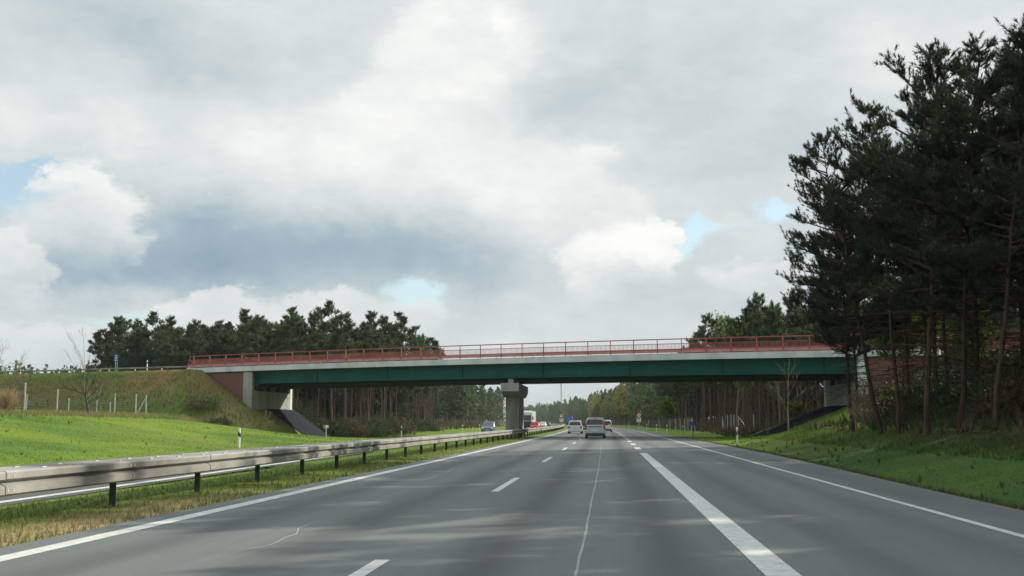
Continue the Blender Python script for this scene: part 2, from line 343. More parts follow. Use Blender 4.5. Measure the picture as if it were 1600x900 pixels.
def ground_colour(X, Y):
    Xr = X+curve(Y); s, v = bsv(X, Y); n1 = fbm(X, Y, .22, 1); n2 = fbm(X, Y, .9, 3); n3 = fbm(X, Y, .07, 5)
    c = mixv(np.tile(GREEN, (len(X), 1)), GREEN2, np.clip((n1-.30)*2.4, 0, 1)*.85); c = mixv(c, np.array([.22, .25, .05]), np.clip((n3-.48)*4, 0, 1)*.6)
    u = -Xr+OUT
    c = mixv(c, DRY*.9, sm(u, 13.5, 17.5)*(1-sm(u, 19, 23))*np.clip(.35+n2*.7, 0, 1))                      # dry rim along the crest
    left = sm(u, 18, 22)
    c = mixv(c, mixv(np.tile(OLIVE, (len(X), 1)), RUST, np.clip((n3-.42)*3.2, 0, 1)*.8+.0*n1), left*np.clip(.55+n2*.6, 0, 1))
    emb = sm(u, 18, 21)*sm(np.clip(n1, 0, 1), .44, .60); c = mixv(c, GREEN2*1.1, emb*.75)
    dryp = np.exp(-((X+49)/4.5)**2-((v+2.6)/2.6)**2); c = mixv(c, RUST*1.3, np.clip(dryp*1.1, 0, 1)*np.clip(n2*1.6, 0, 1))
    med = ((Xr > opp_l(Y)+.3) & (Xr < -6.6))
    md = np.clip(1.25-np.abs(Xr+7.0)/1.0, 0, 1)*np.clip(.25+n2*1.0, 0, 1)*(1-.85*sm(Y, 16.5, 26))
    c = np.where(med[:, None], mixv(mixv(np.tile(GREEN*.85, (len(X), 1)), GREEN2, n2), DRY*1.15, np.clip(md*1.2+.25*n1, 0, 1)), c)
    c = mixv(c, c*np.array([.52, .62, .95]), sm(Xr, 5, 7)*(1-sm(Y, 48, 72)))      # shade of the wood tinted into the verge grass, darker and bluer
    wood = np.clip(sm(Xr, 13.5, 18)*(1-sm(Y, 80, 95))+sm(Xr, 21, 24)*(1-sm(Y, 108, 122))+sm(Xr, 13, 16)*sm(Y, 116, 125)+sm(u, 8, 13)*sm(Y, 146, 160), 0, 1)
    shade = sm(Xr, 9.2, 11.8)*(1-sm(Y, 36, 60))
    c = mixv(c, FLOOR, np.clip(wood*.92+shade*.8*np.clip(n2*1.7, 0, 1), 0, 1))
    verge = np.clip(1-np.abs(Xr-edge_r(Y)-.1)/.35, 0, 1); c = mixv(c, np.array([.10, .075, .05]), verge*.7*np.clip(n2*1.5, 0, 1))
    return c*(.82+.36*n2[:, None])
xs = np.unique(np.concatenate([np.arange(-2600, -120, 80), np.arange(-120, -60, 3), np.arange(-60, -5.9, .55), np.arange(-6, 6.4, 3.0), np.arange(6.4, 34, .5), np.arange(34, 90, 4), np.arange(90, 2600, 90)]))
ys = np.unique(np.concatenate([np.arange(-120, 4, 12), np.arange(4, 60, .7), np.arange(60, 175, .9), np.arange(175, 420, 6), np.arange(420, 1500, 40), np.arange(1500, 5200, 220)]))
XX, YY = np.meshgrid(xs, ys); Xf, Yf = XX.ravel(), YY.ravel(); Xc = Xf-curve(np.minimum(Yf, 2500))*(Yf > 100)*np.exp(-np.maximum(np.abs(Xf)-150, 0)/200.)
Zf = terrain(Xc, Yf); nx, ny = len(xs), len(ys)
ii = (np.arange(ny-1)[:, None]*nx+np.arange(nx-1)[None, :]).ravel()
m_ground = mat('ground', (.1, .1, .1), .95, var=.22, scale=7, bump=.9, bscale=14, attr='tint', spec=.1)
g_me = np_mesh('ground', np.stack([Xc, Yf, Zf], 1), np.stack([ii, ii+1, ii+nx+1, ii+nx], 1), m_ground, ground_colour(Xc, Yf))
g_me.polygons.foreach_set('use_smooth', [True]*len(g_me.polygons))
tag(link('ground', g_me), kind='structure')

# ------------------------------------------------------------------ roads and markings
yroad = np.concatenate([np.arange(-60, 100, 5), np.arange(100, 700, 10), np.arange(700, 1500, 40)])
def strip(f0, f1, ylist, z, th=0.):
    b = MB(); pv = None
    for Y in ylist:
        c = float(curve(Y)); a = (f0(Y)-c, Y, z); d = (f1(Y)-c, Y, z)
        if pv: b.poly([pv[0], pv[1], d, a])
        pv = (a, d)
    return b
road = strip(lambda Y: -6.66, lambda Y: float(edge_r(Y)), yroad, 0.0).build('carriageway', m_asph); tag(road, kind='structure')
road2 = strip(lambda Y: OUT+.02, lambda Y: float(opp_l(Y))+.42, yroad, 0.0).build('oncoming_carriageway', m_asph2); tag(road2, kind='structure')
def line(name, x, w_, y0, y1, parent, step=3.): 
    fx = x if callable(x) else (lambda Y: x)
    ylist = np.concatenate([np.arange(y0, min(y1, 260), step), np.arange(max(260, y0), y1, 15), [y1]]) if y1-y0 > step else [y0, y1]
    return strip(lambda Y: fx(Y)-w_/2, lambda Y: fx(Y)+w_/2, ylist, .004).build(name, m_line, parent)
line('edge_line', -6.12, .26, -40, 1200, road); line('edge_line', 4.99, .135, -40, 1200, road); line('wide_line', 1.56, .32, -40, 54.2, road)
for k in range(34):
    y = 9.0+17.85*k-17.85; line('lane_dash', -2.26, .15, y-3, y+3, road, 10)
for k in range(24):
    y = 64.+12*k; line('wide_dash', 1.56, .30, y-2.6, y+2.6, road, 10)
line('edge_line', lambda Y: float(opp_l(Y)), .22, -40, 1200, road2); line('edge_line', OUT+.55, .15, -40, 1200, road2)
for k in range(24):
    y = 2.+18*k; line('lane_dash', -15.0, .14, y-3, y+3, road2, 10)
def ribbon(name, pts, w_, z=.0035, parent=road):
    b = MB(); pv = None
    for i, (x, y) in enumerate(pts):
        a = Vector(pts[min(i+1, len(pts)-1)])-Vector(pts[max(i-1, 0)]); p = Vector((a.y, -a.x)).normalized()*w_/2*(.7+.6*random.random())
        q = ((x-p.x, y-p.y, z), (x+p.x, y+p.y, z))
        if pv: b.poly([pv[0], pv[1], q[1], q[0]])
        pv = q
    return b.build(name, m_seal, parent)
pts = []
x = -.28
for i in range(150):
    y = 6+i*.42; x += random.uniform(-.006, .006)+(-.28-.0022*max(0, y-20)-x)*.06; pts.append((x, y))
ribbon('sealed_crack', pts, .030)
ribbon('sealed_crack', [(-3.95, 12.4), (-3.88, 12.97), (-3.80, 13.3), (-3.81, 13.7), (-3.86, 14.2), (-3.84, 14.63), (-3.92, 15.0), (-4.02, 15.4), (-4.03, 15.99), (-4.0, 16.5)], .022)
ribbon('sealed_crack', [(-4.4, 28.6), (-4.38, 30), (-4.5, 31.2), (-4.45, 33), (-4.6, 35.4), (-4.5, 37.6)], .03)
for p0, p1 in (((-5.6, 15.2), (-5.35, 15.9)), ((-3.1, 20), (-2.6, 20.4))):
    pass

# ------------------------------------------------------------------ the bridge
bridge = empty('road_bridge', (B0[0], B0[1], 0)); tag(bridge, 'green steel girder road bridge with red railings spanning the whole motorway', 'bridge')
def bp(s, v, z): return Vector((s*BU[0]+v*BN[0], s*BU[1]+v*BN[1], z))     # in the bridge Empty's own frame
def ztop(s): return 7.20+.17*(1-((s-33)/36.)**2)
SL = [-2.0, 0, 3.72]+list(np.arange(7, 75, 4.))+[75.2]
SEND = 75.2
def span(b, s0, s1, v0, v1, zt, zb, step=4.):
    ss = list(np.arange(s0, s1-.01, step))+[s1]
    prof = [(v0, zb), (v1, zb), (v1, zt), (v0, zt)]
    return b.sweep(prof, [(lambda a, z, s=s: bp(s, a, ztop(s)+z)) for s in ss])
for v0, v1 in ((0, .55), (BW-.55, BW)):
    for s0, s1 in ((.0, 3.72), (3.75, SEND-4), (SEND-3.97, SEND)):
        span(MB(), s0, s1, v0, v1, 0, -.53).build('edge_beam', m_conc_l, bridge)
for v0, v1 in ((.02, .5), (BW-.5, BW-.02)):
    MB().hexa([bp(-2.4, v0, 7.0), bp(0, v0, 5.95), bp(0, v1, 5.95), bp(-2.4, v1, 7.0)], [bp(-2.4, v0, ztop(0)), bp(-.003, v0, ztop(0)), bp(-.003, v1, ztop(0)), bp(-2.4, v1, ztop(0))]).build('wing_end', m_conc_l, bridge)
span(MB(), 0, SEND, .56, BW-.56, -.12, -.47).build('deck_slab', m_conc, bridge)
span(MB(), -3, SEND, .57, BW-.57, -.09, -.116).build('deck_surface', m_asph2, bridge)
S0, S1 = 6.9, SEND-4.8
for i, v in enumerate((1.0, 4.25, 7.5, 10.75, 14.0)):
    S0, S1 = 6.1/BU[0]-.4235*v-.75, 63.6/BU[0]-.4235*v+.75
    g = MB(); bt = -1.80 if i == 0 else -1.93
    span(g, S0, S1, v-.02, v+.02, -.475, bt)
    web = g.build('girder', m_green, bridge)
    f = MB(); span(f, S0, S1, v-.24, v+.24, bt, bt-.06); f.build('bottom_flange', m_green if i == 0 else m_under, web)
    if i in (0, 4):
        for s in list(np.arange(S0+.3, S1, 8.6)):
            sg = -1 if i == 0 else 1
            q = MB(); q.box(bp(s, v+sg*.07, ztop(s)-1.14), (.025, .1, 1.30), math.atan2(BU[1], BU[0])); q.build('stiffener', m_green, web)
    if i < 4:
        for s in np.arange(S0+1, S1, 8.6):
            q = MB(); q.box(bp(s-.6, v+1.62, ztop(s)-1.1), (.2, 3.2, .5), math.atan2(BU[1], BU[0])); q.build('cross_beam', m_under, bridge)
# railings: front and far side
BA = math.atan2(BU[1], BU[0])
for side, v in (('f', .2), ('b', BW-.2)):
    sp0, sp1 = -2.5, SEND+6
    if side == 'b': sp0 = -2.0
    span(MB(), sp0+.45, sp1, v-.045, v+.045, 1.32, 1.235).build('top_rail', m_red, bridge)
    span(MB(), sp0+.3, sp1, v-.025, v+.025, .90, .85).build('middle_rail', m_red, bridge)
    span(MB(), sp0, sp1, v-.03, v+.03, .43, .385).build('bottom_rail', m_red, bridge)
    span(MB(), sp0, sp1, v-.018+.06, v+.018+.06, .38, .10).build('toe_plate', m_redp, bridge)
    pm = MB().box((0, 0, .62), (.06, .07, 1.24)).mesh('post', m_red)
    n = int((sp1-sp0-1)/2.22)
    for k in range(n):
        s = sp0+.9+2.22*k; p = link('post', pm, bridge); p.location = bp(s, v, ztop(s)); p.rotation_euler = (0, 0, BA)
    bb = MB(); s = sp0+.5
    while s < sp1:
        bb.box(bp(s, v, ztop(s)+.64), (.032, .020, .44), BA); s += .125
    o = bb.build('balusters', m_red, bridge); o['kind'] = 'stuff'
    e_ = MB(); a0, a1 = bp(sp0-.05, v, ztop(0)), bp(sp0+.45, v, ztop(0)+1.28); e_.tube([a0, a1], .045, 6); e_.build('end_post', m_red, bridge)
    for k in range(5):
        s = 1.4+14*k; c = MB().box(bp(s, v-(.09 if side == 'f' else -.09), ztop(s)+.05), (.10, .04, .10), BA); c.build('reflector', m_refl, bridge)
# abutments (their inner faces run along the motorway)
def yfront(X, v): return (v-(X-B0[0])*BN[0])/BN[1]+B0[1]
def foot(X0, X1, v0, v1): return [(X0, yfront(X0, v0)), (X1, yfront(X1, v0)), (X1, yfront(X1, v1)), (X0, yfront(X0, v1))]
def prism(foot_, z0, z1, dz=None):
    L_ = lambda z: [Vector((x-B0[0], y-B0[1], z)) for x, y in foot_]; return MB().hexa(L_(z0), L_(z1))
for XA, sg in ((-37.2, -1), (20.3, 1)):
    ab = prism(foot(XA, XA+sg*1.6, .9, BW-.9), 1.5, 4.15).build('abutment', m_conc, bridge)
    prism(foot(XA-sg*.06, XA+sg*1.6, .85, BW-.85), 4.15, 4.72).build('bearing_bench', m_conc, ab)
    prism(foot(XA+sg*1.1, XA+sg*1.6, .9, BW-.9), 4.72, 6.7).build('back_wall', m_conc_d, ab)
    prism(foot(XA-sg*.02, XA+sg*(1.1 if sg < 0 else .6), .12, .88), 1.2, 6.66).build('corner_column', m_conc_l if sg > 0 else m_conc, bridge)
    prism(foot(XA-sg*.02, XA+sg*1.0, BW-.88, BW-.12), 1.2, 6.6).build('corner_column', m_conc_l, bridge)
    for v in (1.0, 4.25, 7.5, 10.75, 14.0):
        x_ = XA+sg*.55; MB().box(Vector((x_-B0[0], yfront(x_, v)-B0[1], 5.0)), (.4, .5, .55)).build('bearing', m_under, ab)
    # brick wing wall, its foot hidden in the slope
    for v0, v1 in ((.2, .45), (BW-.45, BW-.2)):
        a, b_ = (0.05, 5.6) if sg < 0 else (69.72, SEND-.1)
        if v0 > 5: a, b_ = a-.4235*v0, b_-.4235*v0
        zz = 1.0
        me = MB().box((0, 0, 0), (b_-a, v1-v0, 6.6-zz)); wl = me.build('wing_wall', m_brick, bridge); wl.location = bp((a+b_)/2, (v0+v1)/2, (6.6+zz)/2); wl.rotation_euler = (0, 0, BA)
# sloping kerb down the foot of the left wing wall
MB().tube([bp(-.1, .05, 6.12), bp(5.4, .05, 2.86)], .13, 4).build('slope_kerb', m_conc_d, bridge)
# hammerhead pier in the median
pier = empty('pier', (0, 0, 0)); pier.parent = bridge; pier.location = (0, 0, 0)
PX = -9.05
def pl(x, y, z): return Vector((x-B0[0], y-B0[1], z))
prof = [(110.2, 5.0), (110.2, 4.22), (113.4, 3.75), (119.6, 3.75), (123.0, 4.3), (123.0, 5.0)]
MB().hexa([pl(PX-.85, y, z) for y, z in prof], [pl(PX+.85, y, z) for y, z in prof]).build('pier_cap', m_conc, pier, bevel=.04)
MB().hexa([pl(PX-.66, 113.4, -.2), pl(PX+.66, 113.4, -.2), pl(PX+.66, 119.4, -.2), pl(PX-.66, 119.4, -.2)], [pl(PX-.66, 113.4, 3.80), pl(PX+.66, 113.4, 3.80), pl(PX+.66, 119.4, 3.80), pl(PX-.66, 119.4, 3.80)]).build('pier_stem', m_conc_d, pier, bevel=.06)
for v in (1.0, 4.25, 7.5, 10.75, 14.0):
    y = yfront(PX, v)
    if 110.2 < y < 123: MB().box(pl(PX, y, 5.2), (.5, .6, .42)).build('bearing', m_conc, pier)
# paved slopes under the rear half of the bridge, one sheet each on the embankment nose, its stones in courses
for sgn, XA, ln in ((-1, -37.3, 5.9), (1, 20.4, 8.2)):
    b = MB(); k = 14; P = []
    for i in range(k+1):
        for j in range(k+1):
            x_ = XA-sgn*ln*i/k; v = 5.2+(BW+.8-5.2)*j/k; y_ = yfront(XA, v); P.append((x_, y_, tz(x_, y_)+.06))
    b.v = P
    for i in range(k):
        for j in range(k): a = i*(k+1)+j; b.f.append((a, a+1, a+k+2, a+k+1))
    sl = tag(b.build('slope_paving', m_slope), kind='structure'); st = MB(); r_ = random.Random(4)
    for i in range(int(ln/.42)):
        for j in range(24):
            x_ = XA-sgn*(.25+.42*i); y_ = yfront(XA, 5.2+(BW+.8-5.2)*(j+.5+.5*(i % 2)*.9)/24.5)
            if r_.random() < .93: st.box((x_, y_, tz(x_, y_)+.065+r_.uniform(-.01, .02)), (.36, .38, .06), r_.uniform(-.05, .05), Matrix.Rotation(sgn*-.55*(1 if sgn < 0 else .7), 3, 'Y'))
    o = st.build('paving_stones', m_slope, sl); o['kind'] = 'stuff'

# ------------------------------------------------------------------ median guardrail
GX = -7.86
gr = empty('guardrail', (GX, 0, 0)); tag(gr, 'long weathered steel guardrail along the grass median beside the left lane', 'guardrail')
front = [(0, .735), (.06, .74), (.085, .715), (.085, .635), (.025, .62), (.0, .605), (.0, .580), (.03, .565), (.085, .54), (.085, .44), (.05, .415), (0, .41)]
prof = front+[(-.60-a, z) for a, z in reversed(front)]
yg = list(np.arange(3., 100, 4.))+list(np.arange(100, 330, 8.))+list(np.arange(330, 900, 30.))
for i in range(len(yg)-1):
    y0, y1 = yg[i], yg[i+1]
    if y0 > 120: break
    b = MB(); j = .010*(i % 2)
    b.sweep([(a+(j if a >= 0 else -j), z+j*.5) for a, z in prof], [(lambda a, z, Y=Y: (a-float(curve(Y)), Y, z)) for Y in (y0, y1+.25)])
    b.build('rail_beam', m_galv, gr)
b = MB(); b.sweep(prof, [(lambda a, z, Y=Y: (a-float(curve(Y)), Y, z)) for Y in yg if Y >= yg[i]-.1]); b.build('rail_beam', m_galv, gr)
pm = MB().hexa([(-.05, -.03, -.4), (.05, -.03, -.4), (.05, -.022, -.4), (-.042, -.022, -.4), (-.042, .03, -.4), (-.05, .03, -.4)], [(-.05, -.03, .47), (.05, -.03, .47), (.05, -.022, .47), (-.042, -.022, .47), (-.042, .03, .47), (-.05, .03, .47)])
pm.box((0, -.036, .2), (.11, .012, .55)); pme = pm.mesh('post', m_post)
for k in range(75):
    Y = 10.9+4*k-8; p = link('post', pme, gr); p.location = (-.12-float(curve(Y)), Y, 0)
bt = MB()
for k in range(70):
    Y = 8.4+1.333*k
    for a in (-.10, -.5): bt.box((a, Y, .744), (.035, .12, .022))
for Y in yg[:26]:
    for z in (.675, .49):
        for dy in (.05, .2): bt.box((.088, Y+dy, z), (.022, .035, .035))
bo = bt.build('bolts', m_fpost, gr); bo['kind'] = 'stuff'

# guardrail on the crest of the left embankment
g2 = empty('guardrail', (B0[0], B0[1], 0)); tag(g2, 'thin galvanised guardrail along the top of the left embankment', 'guardrail')
fr = [(0, .66), (-.07, .64), (-.07, .60), (0, .575), (-.07, .55), (-.07, .51), (0, .49), (.03, .49), (.03, .66)]
for k in range(14):
    s0, s1 = -2.9-4*(k+1), -2.9-4*k+.1
    b = MB(); b.sweep(fr, [(lambda a, z, s=s: bp(s, a+1.0, 6.86+z)) for s in (s0, s1)]); b.build('rail_beam', m_galv, g2)
    q = MB().box(bp(s1-.3, 1.15, 7.05), (.05, .1, .8), BA); q.build('post', m_fpost, g2)

# ------------------------------------------------------------------ delineator posts
def make_delineator():
    r = empty('delineator_post'); 
    A = [(-.06, -.05), (.06, -.05), (.05, .05), (-.05, .05)]
    b = MB(); b.hexa([(x, y, -.1) for x, y in A], [(x, y, 1.02+(.05 if y > 0 else 0)) for x, y in A]); b.build('post_body', m_white, r)
    A2 = [(x*1.06, y*1.06) for x, y in A]; b = MB(); b.hexa([(x, y, .62+x*.9) for x, y in A2], [(x, y, .84+x*.9) for x, y in A2]); bd = b.build('black_band', m_black, r)
    b = MB(); b.box((.0, -.057, .73), (.035, .012, .17)); b.build('reflector', m_refl, bd)
    return r
DP = make_delineator(); used = [False]
def delineator(X, Y, label, group=None, z=None, rz=0, sc_=1):
    o = DP if not used[0] else copy_tree(DP); used[0] = True
    o.location = (X, Y, tz(X, Y) if z is None else z); o.rotation_euler.z = rz; o.scale = (sc_,)*3; tag(o, label, 'delineator post', group or 'white delineator posts along the motorway'); return o
for Y, dx, lb in ((73.5, .75, 'white delineator post on the right verge in front of the dark slope'),
              (121, .9, 'white delineator post just left of the small blue kilometre sign'), (150, .9, 'white delineator post second left of the blue kilometre sign'),
              (176, .9, 'white delineator post third left of the blue kilometre sign'), (207, .9, 'white delineator post at the foot of the right speed sign'),
              (238, .9, 'far white delineator post just left of the right speed sign'), (285, .9, 'farthest white delineator post on the right, beside the far vehicles')):
    delineator(float(edge_r(Y))+dx-float(curve(Y)), Y, lb)
for Y, lb in ((62, 'white delineator post at the foot of the bright green bank left of the road'), (112, 'white delineator post before the shrubs below the left half of the bridge'),
              (162, 'white delineator post on the left grass close to the oncoming dark estate car'), (186, 'white delineator post between the oncoming estate car and the pier'), (212, 'white delineator post touching the left edge of the pier')):
    delineator(-19.45-float(curve(Y)), Y, lb, rz=math.pi)
for px, py, Y, lb in ((230, 571, 139, 'white delineator post on the left embankment crest near the bridge end'), (32, 580, 150, 'white delineator post on the left embankment crest at the picture edge')):
    p = at(px, py, Y); s, v = bsv(p.x, p.y); delineator(p.x, p.y, lb, z=p.z-.45, rz=BA)

# ------------------------------------------------------------------ signs
def speed_sign(X, Y, sc_, label):
    r = empty('road_sign', (X, Y, tz(X, Y))); tag(r, label, 'road sign', 'round red signs with a white plate below')
    MB().tube([(0, .06, -.2), (0, .06, 3.05)], .045, 8).build('pole', m_galv, r)
    def disc(rad, y, th, m, name, par):
        b = MB(); k = 28; ring = lambda yy: [(rad*math.cos(2*math.pi*i/k), yy, 2.72+rad*math.sin(2*math.pi*i/k)) for i in range(k)]
        return b.hexa(ring(y), ring(y-th)).build(name, m, par)
    d = disc(.43, .01, .025, m_redsign, 'sign_disc', r); disc(.31, -.016, .006, m_white, 'white_field', d)
    b = MB(); b.box((-.06, -.026, 2.75), (.20, .006, .15)); b.box((.12, -.026, 2.72), (.11, .006, .10)); b.box((-.10, -.026, 2.655), (.06, .006, .05)); b.box((.11, -.026, 2.655), (.06, .006, .05)); b.build('vehicle_symbol', m_black, d)
    p = MB().box((0, 0, 1.86), (.78, .025, .80)).build('plate', m_white, r)
    b = MB(); b.box((-.10, -.016, 2.08), (.36, .006, .17)); b.box((.17, -.016, 2.055), (.14, .006, .12)); b.build('truck_symbol', m_black, p)
    b = MB(); b.box((0, -.016, 1.72), (.5, .006, .04)); b.box((0, -.016, 1.62), (.42, .006, .04)); b.build('print_bar', m_greysign, p)
    r.scale = (sc_,)*3; return r
p = at(998.5, 671, 212); speed_sign(p.x, 212, 1.0, 'round red restriction sign with white plate on the right verge'); p = at(877.3, 668, 246); speed_sign(p.x, 246, 1.0, 'round red restriction sign with white plate on the median')
p = at(1083, 686, 98); r = empty('kilometre_sign', (p.x, 98, tz(p.x, 98)-.02)); tag(r, 'small dark blue kilometre sign on a dark post beside the right lane', 'kilometre sign')
MB().tube([(0, .04, -.2), (0, .04, 1.42)], .035, 8).build('post', m_post, r); q = MB().box((0, 0, 1.3), (.56, .03, .30)).build('sign_panel', m_nblue, r)
b = MB()
for k in range(4): b.box((-.17+.115*k, -.018, 1.3), (.05, .006, .13))
b.build('number_print', m_bluesign, q)
p = at(1200, 694, 80); r = empty('marker_post', (p.x, 80, tz(p.x, 80))); tag(r, 'thin dark stake standing at the foot of the right slope', 'post'); MB().tube([(0, 0, -.2), (0, 0, 1.35)], .05, 8).build('stake', m_post, r); MB().box((0, 0, 1.38), (.13, .13, .06)).build('cap', m_post, r)
X = -19.9; Y = 83.5; r = empty('kilometre_sign', (X, Y, 0)); tag(r, 'grey backed kilometre sign on a thin pole before the left dark slope', 'kilometre sign')
MB().tube([(0, 0, -.2), (0, 0, 1.2)], .03, 8).build('post', m_fpost, r); MB().box((-.11, .03, 1.05), (.2, .03, .26)).build('sign_panel', m_greysign, r); MB().box((.05, -.02, 1.08), (.20, .03, .2)).build('sign_panel', m_white, r)
p = at(181, 574, 146); r = empty('blue_sign', (p.x, p.y, p.z-.4), BA); tag(r, 'small blue sign with white lines on two legs by the embankment guardrail', 'sign')
for x in (-.13, .16): MB().tube([(x, .03, -.2), (x, .03, 1.1)], .03, 6).build('leg', m_fpost, r)
q = MB().box((0, 0, 1.55), (.66, .03, .92)).build('sign_panel', m_bluesign, r)
b = MB()
for k in range(4): b.box((0, -.019, 1.86-.20*k), (.46, .006, .075))
b.build('text_line', m_white, q)

# ------------------------------------------------------------------ fences
def fence(name, pts, heights, label, braces=(), wires=True, rad=.045):
    r = empty(name, (pts[0][0], pts[0][1], tz(*pts[0]))); tag(r, label, 'fence'); o = Vector(r.location); tops = []
    for (x, y), h_ in zip(pts, heights):
        z = tz(x, y); MB().tube([Vector((x, y, z-.3))-o, Vector((x, y, z+h_))-o], rad, 6).build('post', m_fpost, r); tops.append((Vector((x, y, z))-o, h_))
    for (x, y), (dx, dy), h_ in braces:
        z = tz(x, y); MB().tube([Vector((x+dx, y+dy, tz(x+dx, y+dy)-.1))-o, Vector((x, y, z+h_*.93))-o], rad*.8, 6).build('brace', m_fpost, r)
    if wires:
        b = MB()
        for (a, ha), (c, hc) in zip(tops[:-1], tops[1:]):
            for k in range(9):
                f = .06+.92*k/8; b.tube([a+Vector((0, 0, ha*f)), c+Vector((0, 0, hc*f))], .004, 3, False)
            n = max(2, int((c-a).length/.4))
            for k in range(n): q = a.lerp(c, k/n); h_ = ha+(hc-ha)*k/n; b.tube([q, q+Vector((0, 0, h_*.97))], .003, 3, False)
        w_ = b.build('wire_mesh', m_wire, r); w_['kind'] = 'stuff'
    return r
P = []
for px, Y in ((-70, 66), (-12, 70), (38, 74), (89, 81), (179, 92), (212, 96), (228, 98.5)):
    q = at(px, 640, Y); P.append((q.x, Y))
fence('wire_fence', P, [1.9, 1.9, 1.95, 1.8, 1.75, 1.75, 1.72], 'wire mesh fence with tall steel posts along the crest of the green bank', braces=[(P[-1], (-.75, -.3), 1.72)])
P = []
for px, Y in ((-20, 104), (41, 106), (107, 108), (151, 110), (172, 111)):
    q = at(px, 640, Y); P.append((q.x, Y))
fence('wire_fence', P, [2.0, 2.0, 1.9, 1.9, 1.9], 'lower second row of wire fence at the foot of the left embankment')
P = []
for px, Y in ((1129, 128), (1137, 133), (1142.5, 134), (1147, 135), (1154, 136), (1178, 139)):
    q = at(px, 670, Y); P.append((q.x, Y))
fence('wire_fence', P, [1.9, 2.0, 2.0, 1.95, 1.8, 1.9], 'cluster of pale fence posts with slanting braces under the right half of the bridge', braces=[(P[0], (.35, .2), 1.8), (P[4], (1.2, -.6), 1.8)])
P = []
for px, Y in ((1013, 250), (1030, 222), (1047, 200), (1056, 188), (1063, 180), (1070, 172), (1075, 166), (1081, 158)):
    q = at(px, 670, Y); P.append((q.x, Y))
fence('wire_fence', P, [1.8]*8, 'thin wire fence along the far forest edge on the right', braces=[(P[-1], (.55, -.3), 1.8)])

# ------------------------------------------------------------------ vegetation tools
def tufts(P, A, L_, rad, K, w_, seed, spread=(45, 80)):
    g = np.random.default_rng(seed); n = len(P); A = A/np.maximum(np.linalg.norm(A, axis=1, keepdims=True), 1e-6)
    P = np.repeat(P, K, 0); A = np.repeat(A, K, 0); s = g.random((n*K, 1)); ph = np.radians(g.uniform(spread[0], spread[1], (n*K, 1)))*(1.05-.7*s)
    ref = g.normal(size=(n*K, 3)); pr = np.cross(A, ref); pr /= np.maximum(np.linalg.norm(pr, axis=1, keepdims=True), 1e-6)
    d = A*np.cos(ph)+pr*np.sin(ph); ln = rad*g.uniform(.7, 1.25, (n*K, 1)); base = P+A*(s*L_)
    sd_ = np.cross(d, A); sd_ /= np.maximum(np.linalg.norm(sd_, axis=1, keepdims=True), 1e-6); tw = g.uniform(.6, 1.3, (n*K, 1))*w_/2
    V = np.stack([base-sd_*tw, base+sd_*tw, base+d*ln], 1).reshape(-1, 3); return V, np.arange(len(V)).reshape(-1, 3)
